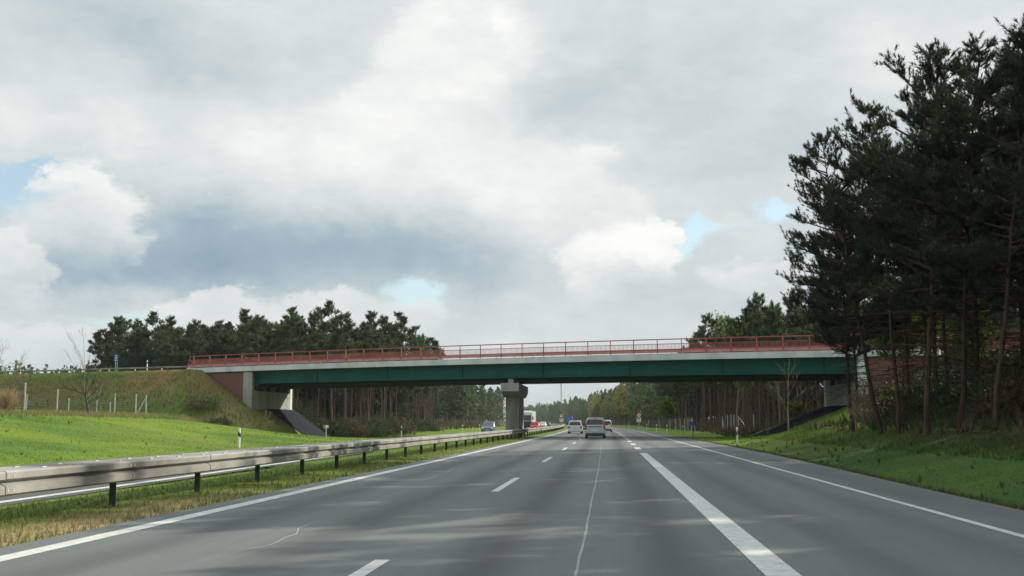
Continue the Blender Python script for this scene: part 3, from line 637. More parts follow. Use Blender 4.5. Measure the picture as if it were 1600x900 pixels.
def make_pine(seed, H, cb, spread, nbr, twigs, tuft, K, needle_w, lean=0., dead=8, tr=.19, spr=(45, 80)):
    g = random.Random(seed); tb = MB()
    n = 10; pts = []; wob = [(g.uniform(-.10, .10), g.uniform(-.10, .10)) for _ in range(n+1)]
    x = y = 0
    for i in range(n+1):
        t = i/n; x += wob[i][0]; y += wob[i][1]; pts.append(Vector((x+lean*t**1.3, y, H*.97*t)))
    tb.tube([Vector((0, 0, -.5))]+pts, [tr*1.3]+[max(.02, tr*(1-.86*(i/n)**.9)) for i in range(n+1)], 8)
    def trunk(z):
        t = min(max(z/(H*.97), 0), .999)*n; i = int(t); return pts[i].lerp(pts[i+1], t-i)
    TP, TA = [], []
    for b in range(nbr):
        t = (b+g.random())/nbr; z = H*(cb+(1-cb)*t)*.985; prof = (math.sin(math.pi*min(1, (t*.86+.16)))**.75)*(1 if t < .8 else 1-.35*(t-.8)/.2)
        a = g.uniform(0, 2*math.pi) if b % 5 else b*2.4
        L_ = spread*prof*g.uniform(.45, 1.12); L_ = max(L_, .55)
        up = g.uniform(-.05, .35)+.65*t**2; p = trunk(z); d = Vector((math.cos(a), math.sin(a), up)).normalized(); bp_ = [p]
        k = 5
        for i in range(k):
            d = (d+Vector((g.uniform(-.22, .22), g.uniform(-.22, .22), g.uniform(-.12, .22)))).normalized(); bp_.append(bp_[-1]+d*L_/k)
        r0 = .018+.014*L_; tb.tube(bp_, [r0*(1-.85*i/k) for i in range(k+1)], 4, False)
        nt_ = int(twigs*L_/spread*1.6)+2
        for j in range(nt_):
            f = g.uniform(.28, 1.0)**.8*k; i = min(int(f), k-1); q = bp_[i].lerp(bp_[i+1], f-i); dd = (bp_[i+1]-bp_[i]).normalized()
            sdv = dd.cross(Vector((0, 0, 1))).normalized()*g.choice((-1, 1)); td = (dd*g.uniform(.3, 1)+sdv*g.uniform(.25, 1)+Vector((0, 0, g.uniform(-.1, .75)))).normalized()
            tl = g.uniform(.35, .95)*(.35+.20*L_)
            e_ = q+td*tl; 
            if tl > .3: tb.tube([q, e_], [.012, .005], 3, False)
            for m_ in range(3 if tl > .5 else 2):
                ff = 1-.38*m_*g.uniform(.7, 1.1); TP.append(q.lerp(e_, ff)); TA.append(td+Vector((g.uniform(-.6, .6), g.uniform(-.6, .6), g.uniform(.0, 1.0))))
        for _ in range(2): TP.append(bp_[-1]); TA.append(d+Vector((g.uniform(-.5, .5), g.uniform(-.5, .5), g.uniform(0, 1))))
    for _ in range(5): TP.append(pts[-1]+Vector((g.uniform(-.2, .2), g.uniform(-.2, .2), -g.random()*.6))); TA.append(Vector((g.uniform(-.4, .4), g.uniform(-.4, .4), 1)))
    for b in range(dead):                   # bare dead branches below the crown
        z = H*g.uniform(.12, cb+.05); a = g.uniform(0, 6.28); p = trunk(z); L_ = g.uniform(.6, 2.2)*spread/3
        tb.tube([p, p+Vector((math.cos(a)*L_*.5, math.sin(a)*L_*.5, g.uniform(-.2, .2))), p+Vector((math.cos(a+.2)*L_, math.sin(a+.2)*L_, g.uniform(-.7, .15)))], [.022, .014, .006], 3, False)
    V, T = tufts(np.array(TP), np.array(TA), tuft*.9, tuft, K, needle_w, seed, spr)
    return tb, V, T
pine_protos = {}
def proto(name, mat_, *a, **k):
    tb, V, T = make_pine(*a, **k); pine_protos[name] = (tb.mesh('trunk', m_bark_d if mat_ is m_needle_d else m_bark), np_mesh('crown', V, T, mat_))
for i, (H, cb, sp_) in enumerate(((15.5, .30, 4.3), (17, .34, 3.8), (16.2, .28, 3.6))):
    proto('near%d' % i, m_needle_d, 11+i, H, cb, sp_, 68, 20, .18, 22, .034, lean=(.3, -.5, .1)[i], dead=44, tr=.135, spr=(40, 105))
for i, (H, cb, sp_) in enumerate(((17, .42, 2.9), (18, .48, 2.7), (16, .38, 3.1), (17.5, .45, 2.6))):
    proto('mid%d' % i, m_needle, 31+i, H, cb, sp_, 46, 10, .40, 10, .10, lean=.2, dead=16, tr=.15)
count = [0]
def pine(kind, X, Y, H, label, group, rz=None, tilt=(0, 0), z=None):
    tm, cm = pine_protos[kind]; r = empty('pine_tree', (X, Y, tz(X, Y) if z is None else z), random.uniform(0, 6.28) if rz is None else rz)
    base = {'near0': 15.5, 'near1': 17, 'near2': 16.2, 'mid0': 17, 'mid1': 18, 'mid2': 16, 'mid3': 17.5}[kind]; k = H/base
    kx = k*random.uniform(.9, 1.12); r.scale = (kx, kx, k); r.rotation_euler = (Matrix.Rotation(tilt[0], 3, 'Y') @ Matrix.Rotation(tilt[1], 3, 'X') @ Matrix.Rotation(r.rotation_euler.z, 3, 'Z')).to_euler()
    link('trunk', tm, r); link('crown', cm, r); tag(r, label, 'pine', group); count[0] += 1; return r

# ------------------------------------------------------------------ near pines on the right
def place_top(kind, base_px, top_px, top_py, Y, label, group='tall dark pines right of the road', rz=None):
    b = at(base_px, 690, Y); zt = at(top_px, top_py, Y); z0 = tz(b.x, Y); H = zt.z-z0; return pine(kind, b.x, Y, H, label, group, rz, tilt=(math.atan2(zt.x-b.x, H), 0), z=z0)
place_top('near0', 1378, 1290, 205, 53, 'dark pine leaning left over the road, outermost of the right wood', rz=2.6)
place_top('near2', 1335, 1298, 285, 60, 'smaller dark pine just behind the outermost leaning pine', rz=1.2)
place_top('near0', 1425, 1400, 230, 63, 'dark pine in the second row right of the leaning pine', rz=3.7)
place_top('near1', 1405, 1383, 166, 50, 'dark pine with twin trunk beside the white abutment column', rz=.4)
place_top('near0', 1448, 1468, 78, 46, 'tall dark pine whose thin pointed top rises left of the tallest one', rz=4.1)
place_top('near2', 1500, 1535, 62, 43, 'tall dark pine second from the picture edge on the right', rz=5.2)
place_top('near1', 1555, 1588, 35, 41, 'tallest dark pine at the right edge of the picture', rz=3.0)
place_top('near2', 1470, 1440, 130, 56, 'dark pine in the second row behind the thin pointed top', rz=.9)
place_top('near1', 1530, 1500, 110, 60, 'dark pine in the second row behind the tallest ones', rz=1.9)
gl = 'dark pine standing deep in the wood right of the road'; gg = 'dark pines deep in the right wood'
for X, Y, H in ((16.2, 37, 16.5), (20, 44, 16), (23, 50, 16), (19.5, 55, 15), (24, 62, 16), (17.5, 64, 15), (28, 57, 15), (21, 70, 15), (26, 74, 16), (31, 68, 15), (24, 83, 15), (30, 84, 15), (29, 43, 16), (34, 76, 14), (15.6, 58, 13), (18.2, 49, 15), (14.8, 71, 12.5), (17.8, 76, 13), (20.5, 62, 15), (26.5, 46, 16), (36, 70, 13), (28, 94, 12)):
    pine('near%d' % random.randrange(3), X+random.uniform(-.8, .8), Y, H*random.uniform(.92, 1.05), gl, gg, tilt=(random.uniform(-.05, .05), random.uniform(-.05, .05)))
# the same wood goes on beside the road, just past the right edge of the picture; its shadows fall across the lanes
gl2 = 'dark pine of the roadside wood just past the picture edge'; gg2 = 'pines of the right wood beyond the picture edge'
for X, Y, H in ((14.9, 37.2, 13.8), (17.2, 38, 16.4), (15.2, 33.2, 13.2), (20.5, 26.5, 15), (14.0, 22, 13), (15, 19.5, 15.5), (21.5, 30, 16), (22, 25, 17), (25, 36, 16), (20.5, 37, 15), (27, 30, 17), (26, 21, 16), (30, 37, 17)):
    pine('near%d' % random.randrange(3), X, Y, H, gl2, gg2)

UND = True
# ------------------------------------------------------------------ pine woods beyond the bridge
def px_of(X, Y): return 950+F*X/Y
def fill(x0, x1, y0, y1, st, test, label, group, hr, seed):
    g = random.Random(seed); y = y0; row = 0
    while y < y1:
        x = x0+(row % 2)*st/2
        while x < x1:
            X, Y = x+g.uniform(-.42, .42)*st, y+g.uniform(-.42, .42)*st
            if test(X, Y): pine('mid%d' % g.randrange(4), X, Y, g.uniform(*hr), label, group, rz=g.uniform(0, 6.28), tilt=(g.gauss(0, .02), g.gauss(0, .02)))
            x += st
        y += st; row += 1
def left_ok(X, Y):
    s, v = bsv(X, Y); return v > 27 and X < -30.5-.8*math.sin(Y*.8) and px_of(X, Y) > 128
fill(-80, -29, 150, 198, 4.75, left_ok, 'tall pine of the dense dark wood behind the left half of the bridge', 'pines of the wood behind the left of the bridge', (12.6, 16.8), 3)
def left2(X, Y): return X < -.149*Y+1 and X < -33 and px_of(X, Y) > 640
fill(-66, -30, 202, 330, 6.3, left2, 'slender pine in the wood left of the bridge pier', 'pines of the wood left of the pier', (14.5, 17), 4)
def right_ok(X, Y):
    c = float(curve(Y)); q = X+c; s, v = bsv(X, Y); return q > 15.2+math.sin(Y*.7) and v > 24 and q < 33
fill(12, 36, 122, 296, 5.9, right_ok, 'tall pine of the dark forest edge behind the right half of the bridge', 'pines of the forest behind the right of the bridge', (12.8, 16), 5)
for px, py, Y, lb in ((1108, 495, 160, 'round topped pine rising above the bridge railing before the wood'), (1185, 462, 150, 'slim tall pine rising above the bridge beside the light green tree')):
    p = at(px, py, Y); z0 = tz(p.x, Y); pine('mid2', p.x, Y, p.z-z0, lb, 'pines of the forest behind the right of the bridge', z=z0)
print('pines', count[0])

# far woods: one mass each, thousands of trees
def mass(name, pts, label, mat_, seed, K=120, leaf=.9, Hr=(14, 18.5), cb=.45, W=2.1):
    g = np.random.default_rng(seed); P = np.array([(x, y, tz(x, y)) for x, y in pts]); n = len(P); H = g.uniform(Hr[0], Hr[1], n)*(1+.10*g.standard_normal(n).clip(-1, 1))
    u = g.random((n, K)); zz = H[:, None]*(cb+(1-cb)*u); prof = np.sin(np.pi*np.clip(u*.80+.2, 0, 1))**.7
    a = g.uniform(0, 2*np.pi, (n, K)); rr = W*prof*np.sqrt(g.uniform(.15, 1, (n, K)))*g.uniform(.8, 1.25, (n, 1))
    C = np.stack([P[:, 0:1]+rr*np.cos(a), P[:, 1:2]+rr*np.sin(a), P[:, 2:3]+zz], 2).reshape(-1, 3)
    d1 = g.normal(size=C.shape); d1 /= np.linalg.norm(d1, axis=1, keepdims=True); d2 = np.cross(d1, g.normal(size=C.shape)); d2 /= np.linalg.norm(d2, axis=1, keepdims=True)
    s = leaf*g.uniform(.5, 1.2, (len(C), 1)); V = np.stack([C-d1*s*.6-d2*s*.25, C+d1*s*.6-d2*s*.2, C+d2*s*.8], 1).reshape(-1, 3)
    T = np.arange(len(V)).reshape(-1, 3)
    tint = np.repeat(g.uniform(.7, 1.3, (n, 1))*np.array([[1, 1, 1]]), K*3, 0)
    me = np_mesh(name, V, T, mat_); o = link(name, me); tag(o, label, kind='stuff'); 
    tw = .16; O = []; 
    Q = np.array([(-tw, 0), (tw*.5, tw*.87), (tw*.5, -tw*.87)])
    TV = np.stack([np.concatenate([P[:, None, :2]+Q[None], np.repeat(P[:, None, 2:3]-.3, 3, 1)], 2), np.concatenate([P[:, None, :2]+Q[None]*.4, np.repeat(P[:, None, 2:3]+H[:, None, None]*.92, 3, 1)], 2)], 1).reshape(-1, 3)
    bI = np.arange(n)[:, None, None]*6; F4 = np.array([[0, 1, 4, 3], [1, 2, 5, 4], [2, 0, 3, 5]])[None]+bI
    t = link('trunks', np_mesh('trunks', TV, F4.reshape(-1, 4), m_bark), o); t['kind'] = 'stuff'; return o
g = np.random.default_rng(99)
def scat(n, y0, y1, f0, f1, power=1.0):
    out = []
    for _ in range(n):
        Y = y0+(y1-y0)*g.random()**power; a, b = f0(Y), f1(Y); out.append((a+(b-a)*g.random(), Y))
    return out
cf = lambda Y: float(curve(Y))
mass('far_forest', scat(900, 296, 1500, lambda Y: 16-cf(Y), lambda Y: 44-cf(Y), 1.35), 'far dark forest curving away on the right side of the motorway', m_needle, 5, 170, cb=.12)
mass('far_forest', scat(420, 330, 1300, lambda Y: -(33+.02*max(0, 400-Y))-cf(Y), lambda Y: -78-cf(Y), 1.5), 'far dark forest on the left side beyond the pier', m_needle, 6, 160, Hr=(13, 16), cb=.14)
_p = [q for q in scat(420, 165, 320, lambda Y: -.149*Y-4 if Y > 205 else -46, lambda Y: -min(.38*Y, 135), 1.) if bsv(*q)[1] > 36]
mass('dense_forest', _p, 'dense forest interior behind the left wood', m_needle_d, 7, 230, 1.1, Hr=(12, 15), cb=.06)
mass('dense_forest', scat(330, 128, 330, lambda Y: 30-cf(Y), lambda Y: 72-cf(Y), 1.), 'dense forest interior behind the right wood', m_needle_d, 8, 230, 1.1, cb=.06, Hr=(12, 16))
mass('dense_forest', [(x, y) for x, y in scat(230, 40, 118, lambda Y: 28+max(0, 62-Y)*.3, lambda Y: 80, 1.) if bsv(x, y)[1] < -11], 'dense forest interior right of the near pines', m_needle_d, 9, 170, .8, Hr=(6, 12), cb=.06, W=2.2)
mass('dense_forest', [(x, y) for x, y in scat(230, 4, 62, lambda Y: max(27, .37*Y+9), lambda Y: 62, 1.)], 'dense forest interior of the right wood past the picture edge', m_needle_d, 19, 200, 1.1, Hr=(12, 15.5), cb=.08, W=2.4)  # unseen depth of the wood, added to block the low sun
mass('far_forest', [(-(.60-.18*g.random())*y_, y_) for y_ in g.uniform(320, 430, 900)], 'low far treeline on the horizon beyond the left embankment', m_needle, 10, 80, .9, Hr=(11, 16.5), cb=.2, W=1.7)
mass('yellow_trees', scat(26, 430, 660, lambda Y: 14-cf(Y), lambda Y: 21-cf(Y), 1.), 'bright yellow green birches in the far forest edge on the right', leafmat('yellow_birch_leaves', (.24, .23, .05), .3), 12, 260, .75, Hr=(11, 17), cb=.3, W=2.4)
mass('green_trees', scat(30, 380, 760, lambda Y: 14-cf(Y), lambda Y: 20-cf(Y), 1.), 'mid green broadleaf trees in the far forest edge on the right', leafmat('mid_leaves', (.11, .15, .045), .3), 13, 220, .75, Hr=(9, 14), cb=.2, W=2.4)

# ------------------------------------------------------------------ broadleaf trees, bare trees, shrubs
def bare_tree(seed, H, spread=.5, lean=(0, 0), tr=.09, depth=4, nb=4, m=None, name='bare_tree', thin=.013, upw=.25):
    g = random.Random(seed); b = MB(); tips = []
    def grow(p, d, L_, r, lv):
        k = 3; pts = [p]
        for i in range(k): d = (d+Vector((g.uniform(-.16, .16), g.uniform(-.16, .16), g.uniform(-.04, .14)))).normalized(); pts.append(pts[-1]+d*L_/k)
        r1 = max(thin, r*.55); b.tube(pts, [r+(r1-r)*i/k for i in range(k+1)], 6 if lv == 0 else 3, False)
        if lv >= depth: tips.append((pts[-1], d)); return
        for j in range(nb if lv else nb+1):
            f = g.uniform(.35, 1)*k; i = min(int(f), k-1); q = pts[i].lerp(pts[i+1], f-i); a = g.uniform(0, 6.28); sd_ = d.cross(Vector((math.cos(a), math.sin(a), .3))).normalized()
            grow(q, (d*(1-spread*.55)+sd_*spread*g.uniform(.6, 1.3)+Vector((0, 0, upw))).normalized(), L_*g.uniform(.5, .82), r1*g.uniform(.6, .9), lv+1)
        tips.append((pts[-1], d))
    grow(Vector((0, 0, -.15)), Vector((lean[0], lean[1], 1)).normalized(), H*.42, tr, 0)
    return b, tips
def bare(px, py, Y, H, seed, label, cat='bare tree', group=None, m=None, z=None, **k):
    p = at(px, py, Y); b, _ = bare_tree(seed, H, **k); r = empty('bare_tree', (p.x, Y, tz(p.x, Y) if z is None else z)); b.build('branches', m or m_bare, r); return tag(r, label, cat, group)
def limb_tree(Y, limbs, label, cat, seed, m=None, twigs=5, tl=.6):
    g_ = random.Random(seed); o = at(*limbs[0][0][0], Y); o.z = tz(o.x, Y); r = empty('bare_tree', o); b = MB()
    for pl_, r0, r1 in limbs:
        pts = [at(x, y, Y+g_.uniform(-.5, .5))-o for x, y in pl_]
        if pl_ is limbs[0][0]: pts[0] = Vector((0, 0, -.2))
        k_ = len(pts)-1; b.tube(pts, [r0+(r1-r0)*i/k_ for i in range(k_+1)], 5, False)
        for _ in range(twigs):
            f = g_.uniform(.25, 1)*k_; i = min(int(f), k_-1); q = pts[i].lerp(pts[i+1], f-i); d = (pts[i+1]-pts[i]).normalized(); d2 = (d+Vector((g_.uniform(-.9, .9), g_.uniform(-.9, .9), g_.uniform(-.2, .9)))).normalized()
            L_ = tl*g_.uniform(.5, 1.5); m1 = q+d2*L_*.5; e1 = m1+(d2+Vector((g_.uniform(-.3, .3), 0, .3)))*L_*.5; b.tube([q, m1, e1], [.012, .009, .005], 3, False)
            for _ in range(2): b.tube([m1, m1+(d2+Vector((g_.uniform(-.9, .9), g_.uniform(-.9, .9), g_.uniform(-.1, .8)))).normalized()*L_*.5], [.008, .004], 3, False)
    b.build('branches', m or m_bare, r); return tag(r, label, cat)
limb_tree(80, [([(140, 649), (137, 635), (133, 617)], .12, .08), ([(133, 617), (118, 610), (100, 606), (85, 608)], .06, .02), ([(133, 617), (126, 600), (128, 588), (124, 575)], .04, .012), ([(133, 618), (144, 602), (149, 588), (158, 570)], .045, .012),
               ([(135, 625), (148, 612), (160, 598)], .03, .01), ([(133, 617), (136, 596), (139, 578)], .03, .01), ([(136, 630), (150, 622), (162, 615)], .025, .008)], 'bare leafless tree with crooked trunk standing at the left fence', 'bare tree', 5, m=mat('dark_bark', (.09, .068, .05), .9, var=.3), twigs=9)
limb_tree(84, [([(158, 649), (157, 635), (154, 620)], .05, .035), ([(154, 620), (160, 600), (166, 580)], .03, .01), ([(156, 632), (172, 625), (182, 618)], .025, .008), ([(155, 622), (150, 600), (154, 585)], .025, .008), ([(157, 636), (146, 628), (140, 622)], .02, .008)], 'thin bare shrub just right of the crooked bare tree', 'bare shrub', 8, twigs=9)
limb_tree(121, [([(134, 600), (132, 580), (128, 556)], .03, .02), ([(132, 580), (120, 548), (101, 512)], .022, .01), ([(132, 582), (124, 550), (112, 528)], .02, .01), ([(133, 580), (131, 545), (129, 512)], .022, .01), ([(133, 585), (140, 560), (148, 535)], .02, .008), ([(133, 590), (150, 570), (160, 548)], .02, .008), ([(132, 590), (112, 565), (100, 545)], .016, .008)], 'bare fan of long thin shoots rising above the embankment crest', 'bare shrub', 12, twigs=3, tl=.8)
bare(28, 590, 128, 4.0, 14, 'small bare tree silhouetted on the embankment at far left', tr=.05, spread=.6, nb=3, thin=.018)
bare(-30, 650, 70, 6.3, 17, 'bare tree reaching in from the left picture edge', tr=.07, spread=.8, nb=3, thin=.007)
bare(263, 650, 102, 2.6, 21, 'small bare shrub on the embankment foot right of the fence', 'bare shrub', tr=.03, spread=.7, nb=3)
bare(412, 672, 104, 2.2, 22, 'thin bare shrub beside the left dark slope', 'bare shrub', tr=.03, spread=.6, nb=3)
limb_tree(86, [([(1232, 674), (1231, 640), (1231.5, 600), (1233, 560)], .05, .015), ([(1231, 645), (1222, 625), (1215, 612)], .02, .008), ([(1231, 620), (1240, 602), (1246, 590)], .02, .008), ([(1231.5, 600), (1226, 582), (1222, 572)], .015, .006), ([(1231, 632), (1243, 620), (1252, 615)], .015, .006), ([(1232, 590), (1239, 575), (1242, 566)], .012, .006)], 'slender pale sapling standing before the right half of the bridge', 'sapling', 25, m=m_pale_bark, twigs=5, tl=.7)
bare(1338, 690, 58, 3.8, 27, 'bare spreading shrub under the leaning pine', 'bare shrub', tr=.05, spread=.9, nb=4)
bare(1355, 700, 54, 3.0, 28, 'small bare shrub at the foot of the twin trunk pine', 'bare shrub', tr=.04, spread=.9, nb=3)
bare(1215, 520, 120, 9, 33, 'bare pale tree between the pines above the right end of the bridge', m=m_pale_bark, tr=.12, spread=.6, nb=4)
def leafy(px, Y, H, W, m, seed, label, cat='tree', n=2600, leaf=.32, cb=.2, group=None):
    p = at(px, 650, Y); g_ = np.random.default_rng(seed); b, tips = bare_tree(seed, H*.9, spread=.5, tr=H*.012, depth=3, nb=4, upw=.35)
    T = np.array([t[0] for t in tips]); i = g_.integers(0, len(T), n); C = T[i]+g_.normal(size=(n, 3))*np.array([.35, .35, .3])*W*.35
    V, F3 = tufts(C, g_.normal(size=(n, 3)), .1, leaf, 2, leaf*.7, seed, (20, 120)); r = empty('leafy_tree', (p.x, Y, tz(p.x, Y)))
    b.build('trunk', m_bare, r); link('crown', np_mesh('crown', V, F3, m), r); return tag(r, label, cat, group)
leafy(1152, 152, 15.5, 3.2, m_leaf_g, 41, 'light green broadleaf tree above the bridge railing between pines')
leafy(1250, 122, 3.2, 1.2, leafmat('dull_yellow_leaves', (.17, .16, .045), .3), 42, 'small yellow green bush at the top of the right dark slope', 'bush', 500)
leafy(1050, 210, 6.5, 3.2, m_leaf_g, 43, 'yellow green bush at the forest edge right of the red sign', 'bush', 900, .4)
leafy(1425, 74, 9.5, 2.6, m_leaf_g, 44, 'light green young tree glimpsed between the dark trunks', n=1500, leaf=.25)
leafy(1530, 70, 6.5, 3.0, m_leaf_g, 45, 'pale green bush glimpsed deep between the right trunks', 'bush', 1500, .22)
leafy(470, 205, 11, 4, m_twig, 47, 'brownish bare looking tree in front of the left pine wood', n=1100, leaf=.35)
def shrub(X, Y, H, W, m, seed, label, n=700, leaf=.16, group=None, stems=9):
    g_ = np.random.default_rng(seed); r_ = random.Random(seed); d = g_.normal(size=(n, 3)); d /= np.linalg.norm(d, axis=1, keepdims=True); d[:, 2] = np.abs(d[:, 2])
    C = d*(g_.random((n, 1))**.4)*np.array([W, W, H])*(1+.35*np.sin(d[:, 0:1]*5+seed)*np.sin(d[:, 1:2]*4)); V, T = tufts(C, d+g_.normal(size=(n, 3))*.5, .1, leaf, 4, leaf*.45, seed, (15, 100))
    r = empty('shrub', (X, Y, tz(X, Y)-.05)); b = MB()
    for k in range(stems):
        a = r_.uniform(0, 6.28); f = r_.uniform(.3, .95); b.tube([(0, 0, 0), (math.cos(a)*W*f*.4, math.sin(a)*W*f*.4, H*.5), (math.cos(a)*W*f, math.sin(a)*W*f, H*r_.uniform(.7, 1.05))], [.02, .014, .006], 3, False)
    b.build('stems', m_bare, r); link('foliage', np_mesh('foliage', V, T, m), r); return tag(r, label, 'shrub', group)
k = 0
for px, Y, H, W in ((462, 147, 2.6, 1.6), (478, 147, 2.6, 1.7), (495, 148, 2.4, 1.8), (512, 148, 2.3, 1.8), (532, 149, 2.0, 1.9), (552, 150, 2.2, 2.0), (575, 151, 2.6, 2.4), (600, 152, 2.8, 2.6), (625, 154, 2.2, 2.2), (645, 158, 1.7, 2.2), (668, 163, 1.5, 2.0), (566, 146, 1.6, 1.6), (590, 147, 1.7, 1.8), (540, 145, 1.2, 1.3)):
    q = at(px, 660, Y); k += 1; shrub(q.x, Y, H, W, m_leaf_d if k % 3 else m_twig, 60+k, 'dark green shrub below the left pine wood beyond the dark slope', 900, .2, 'shrubs on the slope behind the left abutment')
p = at(310, 625, 117); shrub(p.x+.2, 117.2, 1.5, 1.9, m_twig, 81, 'dark round brown shrub on the embankment beside the brick wall', 1100, .13)
p = at(110, 630, 118); 
for j, (px, Y, H, W) in enumerate(((85, 112, 1.3, 2.2), (130, 113, 1.5, 2.4), (55, 114, 1.2, 2.2), (20, 111, 1.5, 2.6), (190, 113, 1.0, 1.6), (345, 114.5, .9, 1.2))):
    q = at(px, 640, Y); shrub(q.x, Y, H, W, m_twig if j % 2 == 0 else leafmat('olive_twigs', (.13, .125, .045), .1), 90+j, 'low brownish shrub on the left embankment face behind the fence', 800, .15, 'brown shrubs on the left embankment')
q = at(13, 645, 72); g_ = np.random.default_rng(5); n = 220; C = np.zeros((n, 3)); C[:, :2] = g_.normal(size=(n, 2))*.22
V, T = tufts(C, np.stack([g_.normal(size=n)*.22-.1, g_.normal(size=n)*.2, np.ones(n)], 1), .3, 1.35, 3, .03, 3, (2, 16)); o = link('reed_clump', np_mesh('reed_clump', V, T, mat('dry_straw', (.42, .32, .19), .8, var=.2))); o.location = (q.x, 72, tz(q.x, 72)); tag(o, 'tall clump of dry straw coloured reeds at the left fence', 'reeds')

for j, (px, Y, H, W) in enumerate(((1420, 60, 1.5, 1.6), (1480, 56, 1.7, 1.9), (1545, 50, 1.6, 1.8), (1590, 46, 1.5, 1.7), (1450, 72, 2.6, 2.6), (1520, 68, 2.8, 2.6), (1400, 80, 2.6, 2.8), (1575, 60, 2.6, 2.6), (1370, 86, 1.8, 2.0), (1440, 88, 3, 3), (1500, 84, 3, 3), (1560, 78, 3, 3), (1620, 66, 3, 2.6))):
    q = at(px, 640, Y); shrub(q.x, Y, H, W, m_leaf_d if j % 3 else m_twig, 130+j, 'dark undergrowth shrub between the trunks of the right wood', 1000, .17, 'undergrowth shrubs in the right wood')
# undergrowth along the forest floors
def ground_tufts(name, X, Y, H, K, w_, seed, label, colr=None, mt=None, spread=(4, 38)):
    Z = terrain(X, Y); n = len(X); g_ = np.random.default_rng(seed); V, T = tufts(np.stack([X, Y, Z-.03], 1), np.stack([g_.normal(size=n)*.22, g_.normal(size=n)*.22, np.ones(n)], 1), .02, 1.0, K, w_, seed, spread)
    base = np.repeat(np.stack([X, Y, Z-.03], 1), K*3, 0); hh = np.repeat(np.broadcast_to(H, (n,))*g_.uniform(.6, 1.35, n), K*3)[:, None]
    D = V-base; D[:, :] *= hh; wv = np.tile(np.array([[-1.], [1.], [0.]]), (n*K, 1)); V2 = base+D
    # keep blade widths independent of height
    c0 = V.reshape(-1, 3, 3); mid = (c0[:, 0]+c0[:, 1])/2; half = (c0[:, 1]-c0[:, 0])/2; b3 = base.reshape(-1, 3, 3)[:, 0]; h3 = hh.reshape(-1, 3, 1)[:, 0]
    m0 = b3+(mid-b3)*h3; tip = b3+(c0[:, 2]-b3)*h3; V2 = np.stack([m0-half, m0+half, tip], 1).reshape(-1, 3)
    C = colr if colr is not None else ground_colour(X, Y); C = np.repeat(C*g_.uniform(.75, 1.3, (n, 1)), K*3, 0)
    return tag(link(name, np_mesh(name, V2, T, mt or m_blade, C)), label, kind='stuff')
m_blade = leafmat('grass_blades', (.1, .2, .03), .3, 0, attr='tint', var=.12)
g = np.random.default_rng(21)
def pts_in(n, y0, y1, f0, f1, pw=1.6):
    Y = y0+(y1-y0)*g.random(n)**pw; a = np.array([f0(y) for y in Y]); b = np.array([f1(y) for y in Y]); return a+(b-a)*g.random(n), Y
X, Y = pts_in(15000, 11, 110, lambda y: float(opp_l(y))+.5, lambda y: -6.75, 1.7); ground_tufts('grass', X, Y, .06+.10*fbm(X, Y, .8, 2)*(1-.45*(X < -8.2)), 4, .012+0.0*X[0], 1, 'grass growing on the median under the guardrail')
X, Y = pts_in(70000, 30, 112, lambda y: -37-.0*y, lambda y: OUT-.15, 1.3); ground_tufts('grass', X, Y, 0.04+.07*fbm(X, Y, .35, 12), 2, .022, 2, 'bright green grass covering the left roadside bank')
X, Y = pts_in(5000, 60, 108, lambda y: -40, lambda y: -33, 1.0); ground_tufts('dry_grass', X, Y, .28, 4, .03, 4, 'dry straw grass along the fence on the bank crest', mixv(np.tile(DRY, (5000, 1)), GREEN, .7*fbm(X, Y, .5, 2)))
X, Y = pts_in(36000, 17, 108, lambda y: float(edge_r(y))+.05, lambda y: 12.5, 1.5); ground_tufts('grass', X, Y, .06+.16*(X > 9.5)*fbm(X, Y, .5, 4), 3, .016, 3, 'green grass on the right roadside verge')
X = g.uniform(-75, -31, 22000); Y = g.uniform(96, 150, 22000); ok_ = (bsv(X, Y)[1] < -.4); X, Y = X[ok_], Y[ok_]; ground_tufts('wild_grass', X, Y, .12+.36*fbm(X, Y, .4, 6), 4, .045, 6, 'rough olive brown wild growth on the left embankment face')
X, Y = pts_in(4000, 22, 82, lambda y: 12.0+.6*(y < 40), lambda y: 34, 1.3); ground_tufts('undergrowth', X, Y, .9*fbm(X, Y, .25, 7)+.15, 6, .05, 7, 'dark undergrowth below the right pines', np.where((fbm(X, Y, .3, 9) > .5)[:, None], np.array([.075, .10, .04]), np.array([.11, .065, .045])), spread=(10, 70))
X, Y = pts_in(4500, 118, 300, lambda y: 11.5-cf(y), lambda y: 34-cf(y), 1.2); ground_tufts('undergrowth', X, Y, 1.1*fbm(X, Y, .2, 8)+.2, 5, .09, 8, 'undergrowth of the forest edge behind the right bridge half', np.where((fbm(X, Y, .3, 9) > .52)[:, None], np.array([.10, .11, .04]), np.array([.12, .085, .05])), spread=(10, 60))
X, Y = pts_in(5200, 148, 330, lambda y: -24-cf(y), lambda y: -62, 1.2); ground_tufts('undergrowth', X, Y, 1.2*fbm(X, Y, .2, 8)+.2, 5, .09, 9, 'undergrowth of the wood beyond the left abutment', np.where((fbm(X, Y, .3, 9) > .5)[:, None], np.array([.075, .09, .04]), np.array([.13, .10, .055])), spread=(10, 60))

